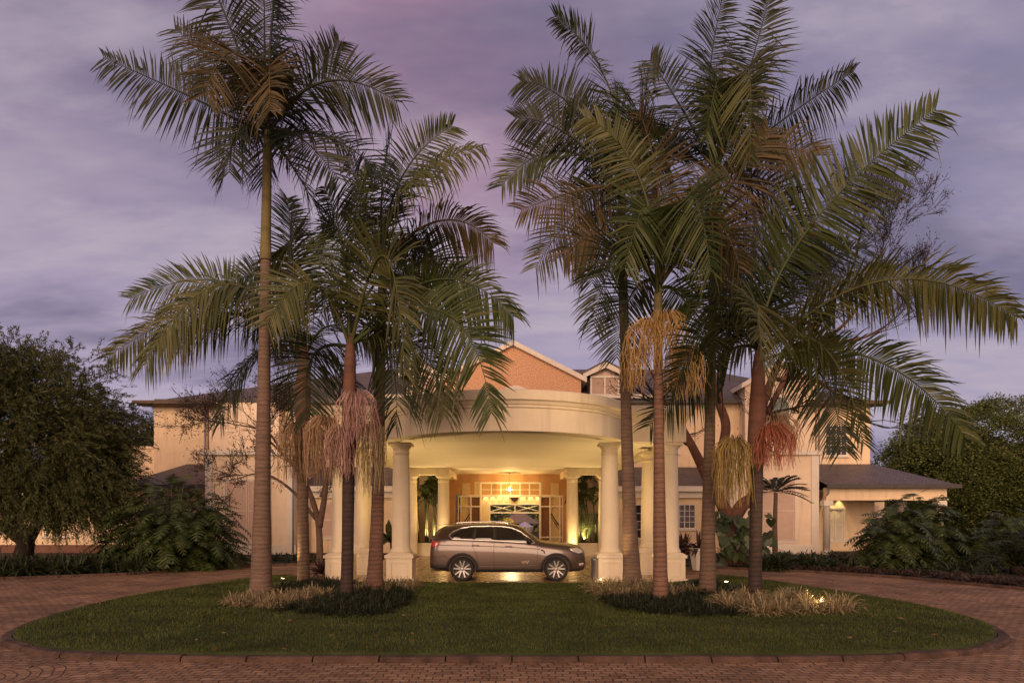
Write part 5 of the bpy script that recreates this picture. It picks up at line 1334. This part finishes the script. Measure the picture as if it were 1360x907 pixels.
def rosette(b, c, n, L_, wd, r, up=(.35, 1.1), arch=.6, seg=4):
    c = Vector(c)
    for i in range(n):
        a = r.uniform(0, 2 * pi); e = r.uniform(*up); d = Vector((cos(a) * cos(e), sin(a) * cos(e), sin(e))); l_ = L_ * r.uniform(.65, 1.15); s = Vector((-sin(a), cos(a), 0)) * wd * .5
        s = (s + Vector((0, 0, r.uniform(-.3, .3) * wd)))
        vs = []
        for k in range(seg + 1):
            t = k / seg; p = c + d * l_ * t + Vector((0, 0, -arch * l_ * t * t * (.5 + cos(e)))); w_ = (.55 + 1.2 * t) if t < .35 else (1.0 - ((t - .35) / .65) ** 1.8 * .97)
            vs += [p + s * w_, p - s * w_]
        b.add(vs, [(2 * k, 2 * k + 1, 2 * k + 3, 2 * k + 2) for k in range(seg)])
# strap leaved bed on the left: a continuous drift
lily = leafm('strap_leaf', [(0.018, .026, .009), (.032, .042, .013), (.055, .060, .022)], .15, .45, .35)
r = random.Random(21); b = MB()
front = [(-22, 21.4), (-16.9, 22.95), (-13.7, 24.7), (-11.9, 27.4)]
for i in range(330):
    t = r.random() * 2.999; k = int(t); f = t - k; x = front[k][0] + (front[k + 1][0] - front[k][0]) * f; y = front[k][1] + (front[k + 1][1] - front[k][1]) * f
    dy = r.random() ** 1.2 * 3.0
    rosette(b, (x - dy * .15, y + .1 + dy, .05), 20, 1.25, .05, r, (.6, 1.38), .55)
b.build('strap_lilies', lily, kind='stuff')
# red and dark low ground cover on the right
cov = leafm('bronze_leaf', [(0.03, .022, .012), (.075, .034, .022), (.03, .034, .014)], .12, .5, .3)
b = MB(); front = [(8.8, 27.2), (11.3, 25.4), (13.3, 23.1), (14.9, 19.3), (17, 16.2), (22, 13)]
for i in range(420):
    t = r.random() * 4.999; k = int(t); f = t - k; x = front[k][0] + (front[k + 1][0] - front[k][0]) * f; y = front[k][1] + (front[k + 1][1] - front[k][1]) * f
    dy = r.random() ** 1.3 * 1.6
    rosette(b, (x + dy * .5, y + .05 + dy * .8, .05), 14, .42, .04, r, (.2, 1.2), .4, 3)
b.build('bronze_ground_cover', cov, kind='stuff')
b = MB()
for i in range(300):
    x = r.uniform(14, 34); y = 24 + r.random() * 10 - (x - 15) * .35
    rosette(b, (x, y, .05), 14, .75, .055, r, (.4, 1.3), .45, 3)
for i in range(110): rosette(b, (r.uniform(-11.4, -6.6), r.uniform(30.2, 33.5), .05), 14, .62, .05, r, (.3, 1.3), .5, 3)
for i in range(150): rosette(b, (r.uniform(6.4, 14), r.uniform(30, 34), .05), 14, .7, .05, r, (.3, 1.3), .5, 3)
b.build('dark_ground_cover', lily, kind='stuff')
# individual rosettes: cordylines, bromeliads, cycads
cord = leafm('maroon_leaf', [(0.025, .012, .012), (.06, .022, .02), (.04, .03, .016)], .1, .4, .4)
darkg = leafm('deep_green_leaf', [(0.018, .026, .012), (.03, .040, .015), (.045, .055, .02)], .12, .42, .4)
def clump_plant(kind, label, cat, c, n, L_, wd, m, seed, up=(.3, 1.3), arch=.5, stem=0, group=None, layers=1, copies=1, rad=0):
    root = thing(kind, label, cat, (c[0], c[1], c[2]), group); rr = random.Random(seed); b = MB()
    for q in range(copies):
        ox, oy = (rr.uniform(-rad, rad), rr.uniform(-rad, rad) * .6) if copies > 1 else (0, 0)
        hs = stem * (rr.uniform(.6, 1.1) if copies > 1 else 1)
        for k in range(layers): rosette(b, (c[0] + ox, c[1] + oy, c[2] + hs + .05 - k * .08), n // layers, L_, wd, rr, up, arch)
    b.build('leaves', m, root)
    if stem:
        s = MB(); s.tube([c, (c[0] + .03, c[1], c[2] + stem * .5), (c[0], c[1], c[2] + stem + .08)], [.06, .045, .04], 8); s.build('stem', MATS['bark_twig'], root)
    return root
clump_plant('cordyline', 'spiky dark maroon strap plant at the foot of the slender left palm', 'plant', (-6.6, 23.6, .05), 60, .95, .07, cord, 31, (.1, 1.35), .35)
clump_plant('cordyline', 'spiky maroon plant between the left palm trunks and the portico pedestal', 'plant', (-7.3, 30.0, .05), 46, 1.0, .08, cord, 32, (.2, 1.4), .3)
clump_plant('cordyline', 'dark red broad leaved plant behind the right outer pedestal', 'plant', (6.95, 27.6, .05), 54, 1.15, .12, cord, 33, (.3, 1.4), .35, .5)
clump_plant('bromeliad', 'low dark green strappy clump beside the dark right palm trunk', 'plant', (10.6, 26.5, .05), 130, .95, .075, darkg, 34, (.15, 1.4), .4, 0, None, 2, 5, .9)
clump_plant('bromeliad', 'low dark green strappy clump below the pink right shutter', 'plant', (12.0, 26.4, .05), 120, .85, .07, darkg, 35, (.15, 1.4), .45, 0, None, 2, 4, .7)
clump_plant('banana_plant', 'broad leaved green plant behind the left pedestal', 'plant', (-5.6, 31.5, .05), 18, 1.3, .32, darkg, 36, (.4, 1.4), .4, .8)
def cycad(label, c, n, L_, seed, m, up=(.15, 1.2), h=.3):
    root = thing('cycad', label, 'plant', c); rr = random.Random(seed)
    b = MB(); b.lathe(c, [(.2, 0), (.22, h * .6), (.12, h)], 12); b.build('trunk', MATS['bark_dark'], root)
    for i in range(n):
        a = 2 * pi * i / n + rr.uniform(-.15, .15); e = rr.uniform(*up); d = Vector((cos(a) * cos(e), sin(a) * cos(e), sin(e))); l_ = L_ * rr.uniform(.85, 1.1)
        P0 = Vector(c) + Vector((0, 0, h)); P2 = P0 + d * l_ + Vector((0, 0, -.45 * l_ * cos(e))); Pm = P0 + d * l_ * .52 + Vector((0, 0, .02))
        frond(root, P0, Pm, P2, m, seed * 50 + i, 10, Lmax=.26 * l_ / 1.4, nl=46 * 3.8 / l_ * .8, wd=.028, droop=.2)
cycad('spiky cycad with arching fronds at the right edge of the bed', (17.9, 24.2, .05), 22, 2.0, 41, 'k')
cycad('smaller cycad low in the right bed beyond the bronze ground cover', (20.6, 22.6, .05), 18, 1.6, 42, 'k')
# slim young palm in front of the pink shutters
yp = thing('young_palm', 'slim young palm with short dark leaves in front of the pink right shutters', 'palm tree', (11.3, 29.3, .05))
b = MB(); b.tube([(11.3, 29.3, 0), (11.28, 29.3, 1.6), (11.32, 29.3, 3.1)], [.13, .10, .08], 12); b.build('trunk', tk_brown, yp)
b = MB(); rr = random.Random(51)
for k in range(26):
    a = rr.uniform(0, 2 * pi); e = rr.uniform(-.1, 1.2); d = Vector((cos(a) * cos(e), sin(a) * cos(e), sin(e)))
    P0 = Vector((11.32, 29.3, 3.15))
    for q in range(9):
        t = .25 + .75 * q / 8; p = P0 + d * 1.35 * t + Vector((0, 0, -.5 * t * t))
        for s in (-1, 1):
            sd_ = Vector((-sin(a), cos(a), 0)) * s; e2 = p + sd_ * .28 + d * .16 + Vector((0, 0, -.10)); w2 = d * .04
            b.add([p, p.lerp(e2, .5) + w2, e2, p.lerp(e2, .5) - w2], [(0, 1, 2, 3)])
    b.tube([P0, P0 + d * .7 + Vector((0, 0, -.12)), P0 + d * 1.35 + Vector((0, 0, -.5))], [.015, .01, .005], 4, True, False)
b.build('leaves', darkg, yp)
# climbing monstera round the leaning tree's foot
mo = thing('climbing_monstera', 'large leaved climber covering the foot of the leaning reddish tree', 'climber', (9.2, 27.9, .05)); rr = random.Random(61); b = MB()
for i in range(95):
    x = 9.2 + rr.gauss(0, .62); z = rr.uniform(.15, 2.25); y = 27.9 - rr.uniform(0, .5); sz = rr.uniform(.22, .42)
    n_ = Vector((rr.gauss(0, .5), -1, rr.gauss(.5, .4))).normalized(); u = Vector((rr.gauss(0, .5), 0, -1)); u = (u - n_ * u.dot(n_)).normalized(); v = n_.cross(u)
    out = [(0, -.12), (.34, -.38), (.62, -.18), (.60, .2), (.36, .62), (0, 1.0), (-.36, .62), (-.60, .2), (-.62, -.18), (-.34, -.38)]
    c0 = Vector((x, y, z)); vs = [c0 + (v * q[0] + u * q[1]) * sz + n_ * (-.12 * sz * abs(q[0])) for q in out] + [c0 + u * .2 * sz]
    b.add(vs, [(k, (k + 1) % 10, 10) for k in range(10)])
b.build('leaves', leafm('monstera_leaf', [(0.022, .034, .012), (.045, .065, .022), (.075, .095, .035)], .15, .4, .4), mo)
# white pot beside the right pedestal
pot = thing('white_pot', 'white angular pot beside the right outer pedestal', 'pot', (7.15, 26.2, .0))
b = MB(); b.lathe((7.15, 26.2, .02), [(.2, 0), (.22, .03), (.36, .82), (.38, .86), (.33, .86), (.3, .78)], 6, False); b.build('body', pm('pot_white', (.6, .55, .48), .5), pot)
b = MB(); rosette(b, (7.15, 26.2, .82), 46, .95, .11, random.Random(62), (.1, 1.4), .4); b.build('plant', cord, pot)
# palms in the portico planters
for s in (-1, 1):
    px = X0 + s * 4.1
    t = thing('bamboo_palm', 'feathery clumping palm in the %s planter at the rear of the portico' % ('left' if s < 0 else 'right'), 'palm tree', (px, 36.2, .7))
    rr = random.Random(70 + s); b = MB(); tips = []
    for k in range(15):
        x = px + rr.uniform(-.62, .62); y = 36.2 + rr.uniform(-.5, .5); h = rr.uniform(1.6, 3.4)
        e = (x + rr.uniform(-.25, .25), y + rr.uniform(-.2, .2), .7 + h); b.tube([(x, y, .7), ((x + e[0]) / 2, y, .7 + h * .5), e], [.035, .03, .02], 6); tips.append(Vector(e))
    b.build('canes', pm('cane', (.07, .075, .03), .6), t)
    k_ = 0
    for e in tips:
        for j in range(2):
            a = rr.uniform(0, 2 * pi); d = Vector((cos(a) * .7, sin(a) * .6, .55)); P2 = e + Vector((d.x * 1.1, d.y * 1.0, rr.uniform(-.2, .5))); Pm = e + Vector((d.x * .5, d.y * .45, .45))
            frond(t, e, Pm, P2, rr.choice('ggok'), int(7000 + s * 500 + k_), 30, Lmax=.36, nl=100, wd=.03, droop=.4); k_ += 1
# papyrus tuft low in right planter
pp = thing('papyrus', 'bright green grassy tuft in the right rear planter beside the column', 'plant', (X0 + 4.35, 35.6, .7)); b = MB(); rr = random.Random(75)
for k in range(30):
    x = X0 + 4.35 + rr.uniform(-.5, .5); h = rr.uniform(.7, 1.5); b.tube([(x, 35.65, .7), (x + rr.uniform(-.1, .1), 35.6, .7 + h)], [.01, .008], 3, True, False); rosette(b, (x, 35.6, .7 + h), 26, .36, .012, rr, (-.3, 1.2), .3, 2)
b.build('leaves', leafm('papyrus_leaf', [(.05, .075, .02), (.08, .11, .03)], .25), pp)

# ================================================================== LAWN GRASS AND TUFTS
n = 150000
xs = rng.uniform(-9.7, 9.4, n * 2); ys = 9.9 + rng.random(n * 2) ** 1.25 * 13
lp = np.array(off_loop(LAWN, -.03))
def pip(px, py, poly):
    c = np.zeros(len(px), bool); j = len(poly) - 1
    for i in range(len(poly)):
        xi, yi = poly[i]; xj, yj = poly[j]
        if yi != yj: c ^= ((yi > py) != (yj > py)) & (px < (xj - xi) * (py - yi) / (yj - yi) + xi)
        j = i
    return c
k = pip(xs, ys, lp); xs = xs[k][:n]; ys = ys[k][:n]; n = len(xs)
zs = 0.105 + 0.025 * np.sin(xs * .8 + 1) * np.sin(ys * .6)
h = rng.uniform(.025, .062, n); a = rng.uniform(0, 2 * pi, n); le = rng.normal(size=(n, 2)) * .016; wd = .0055 + (ys - 10) * .0006
B0 = np.column_stack([xs - np.cos(a) * wd, ys - np.sin(a) * wd, zs - .004]); B1 = np.column_stack([xs + np.cos(a) * wd, ys + np.sin(a) * wd, zs - .004]); T = np.column_stack([xs + le[:, 0], ys + le[:, 1], zs + h])
np_mesh('grass', np.stack([B0, B1, T], 1).reshape(-1, 3), np.arange(n * 3).reshape(-1, 3), leafm('grass_blade', [(0.042, .064, .014), (.070, .094, .021), (.125, .125, .036)], .2, .6, .12, .42), kind='stuff')
def tufts(name, poly, count, blades, L_, wd, m, seed, up=(.5, 1.35), arch=.55, edge=0):
    rr = random.Random(seed); b = MB(); k = 0
    x0, x1 = min(p[0] for p in poly), max(p[0] for p in poly); y0, y1 = min(p[1] for p in poly), max(p[1] for p in poly)
    while k < count:
        x, y = rr.uniform(x0, x1), rr.uniform(y0, y1)
        if not inside(poly, x, y): continue
        rosette(b, (x, y, lawn_z(x, y) - .01), blades, L_ * rr.uniform(.75, 1.2), wd, rr, up, arch, 3); k += 1
    return b.build(name, m, kind='stuff')
var_m = leafm('variegated_leaf', [(0.09, .085, .032), (.27, .21, .11), (.40, .31, .18), (.14, .125, .05)], .2, .55, .2)
mon_m = leafm('mondo_leaf', [(0.010, .014, .006), (.018, .024, .009), (.03, .034, .013)], .1, .5, .3)
tufts('variegated_grass', [(-6.6, 15.0), (-4.7, 14.6), (-4.6, 16.0), (-5.2, 17.2), (-6.4, 16.4)], 115, 26, .52, .021, var_m, 1)
tufts('variegated_grass', [(-5.3, 16.2), (-4.6, 15.9), (-4.4, 17.3), (-5.2, 17.6)], 30, 24, .48, .021, var_m, 2)
tufts('variegated_grass', [(-4.0, 17.6), (-2.7, 17.8), (-2.6, 19.6), (-3.6, 19.6), (-4.4, 18.8)], 80, 24, .48, .021, var_m, 3)
tufts('mondo_grass', [(-4.9, 14.2), (-3.2, 13.5), (-2.5, 14.0), (-2.35, 16.0), (-2.7, 17.8), (-4.0, 17.6), (-4.6, 15.6)], 330, 26, .44, .013, mon_m, 4, (.5, 1.4), .6)
tufts('mondo_grass', [(-6.2, 17.8), (-4.5, 17.2), (-4.2, 18.8), (-5.0, 20.4), (-6.6, 20.2)], 220, 26, .46, .013, mon_m, 5, (.5, 1.4), .6)
tufts('variegated_grass', [(2.0, 18.9), (2.2, 16.6), (3.0, 16.3), (4.6, 16.8), (4.6, 18.0), (3.4, 19.4)], 140, 26, .60, .022, var_m, 6)
tufts('variegated_grass', [(4.3, 14.6), (5.0, 13.8), (7.0, 13.9), (7.4, 15.0), (6.6, 16.3), (4.8, 16.0)], 170, 28, .64, .023, var_m, 7)
tufts('mondo_grass', [(2.05, 16.4), (2.3, 14.2), (3.4, 13.6), (4.9, 13.7), (4.3, 15.2), (4.7, 16.9), (5.2, 18.6), (4.4, 18.4), (4.0, 16.6)], 330, 26, .44, .013, mon_m, 8, (.5, 1.4), .6)
tufts('mondo_grass', [(4.8, 17.0), (6.0, 17.4), (6.6, 19.2), (5.4, 20.2), (4.6, 18.4)], 160, 24, .32, .012, mon_m, 9, (.5, 1.4), .6)

# dead leaves dropped on the lawn and the drive
m_ = 240; fx = rng.uniform(-12, 12, m_); fy = rng.uniform(9, 22, m_)
on = pip(fx, fy, lp); fz = np.where(on, .15, .012)
keep = ~((np.abs(fx - X0) < 6) & (fy > 20.4)); P = np.column_stack([fx, fy, fz])[keep]
a = rng.uniform(0, 2 * pi, len(P)); D = np.column_stack([np.cos(a), np.sin(a), rng.normal(0, .08, len(P))])
V, Q = leaves_at(P, D, .12, .035, .05)
np_mesh('fallen_leaves', V, Q, leafm('fallen_leaf', [(.08, .045, .02), (.17, .10, .045), (.12, .09, .035)], .1), kind='stuff')

# ================================================================== GARDEN UPLIGHTS
def uplight(label, px, py, aim, watts, size=70, Y=None):
    p = G(px, py, .2) if Y is None else W(px, py, Y)
    x, y = p.x, p.y; z = lawn_z(x, y)
    t = thing('garden_spotlight', label, 'spotlight', (x, y, z), 'spotlights in the planting')
    d = (Vector(aim) - Vector((x, y, z + .15))).normalized(); c = Vector((x, y, z + .14))
    b = MB(); b.bar((x, y, z - .02), (x, y, z + .1), .012); b.tube([c - d * .10, c - d * .02, c + d * .06], [.035, .05, .055], 12); b.build('housing', black, t)
    b = MB(); b.tube([c + d * .061, c + d * .066], [.046, .046], 12); b.build('lens', emit('garden_lens', (1, .75, .38), 5), t)
    point('added_spill', c + d * .12 + Vector((0, 0, .05)), 7, (1, .66, .26), .03)  # added point light that makes the leaves around the lens glow
    spot('spot_lamp', c + d * .09, c + d * 3, watts, size, .7, (1, .66, .28), .04)
uplight('lit garden spotlight between the two leftmost palm trunks', 375, 772, W(403, 600, 20.0), 330, 70)
uplight('lit garden spotlight in the striped grass by the right front pedestal', 797, 778, W(838, 560, 19.2), 260, 75)
uplight('lit garden spotlight in the striped grass at the far right of the island planting', 1092, 806, W(1003, 560, 16.3), 330, 85)
uplight('lit garden spotlight on the grass between the two right hand palm trunks', 965, 778, W(940, 500, 17.8), 220, 60)
#uplight('lit garden spotlight below the striped grass left of the speckled palm', 398, 796, W(462, 600, 16.8), 90, 60)
#uplight('lit garden spotlight at the foot of the red brown ringed palm', 905, 800, W(875, 470, 16.2), 110, 55)

for s_ in (-1, 1):
    x, y = X0 + s_ * 4.0, 35.55
    t = thing('planter_light', 'small lit spotlight in the %s planter among the palm canes' % ('left' if s_ < 0 else 'right'), 'spotlight', (x, y, .72), 'planter spotlights')
    MB().tube([(x, y, .72), (x, y, .80), (x, y + .04, .86)], [.04, .05, .055], 12).build('housing', black, t)
    MB().tube([(x, y + .042, .862), (x, y + .045, .868)], [.045, .045], 12).build('lens', MATS['warm_lens'], t)
    spot('planter_lamp', (x, y + .05, .9), (x, y + 1.2, 4), 420, 130, .8, (1, .72, .32), .05)
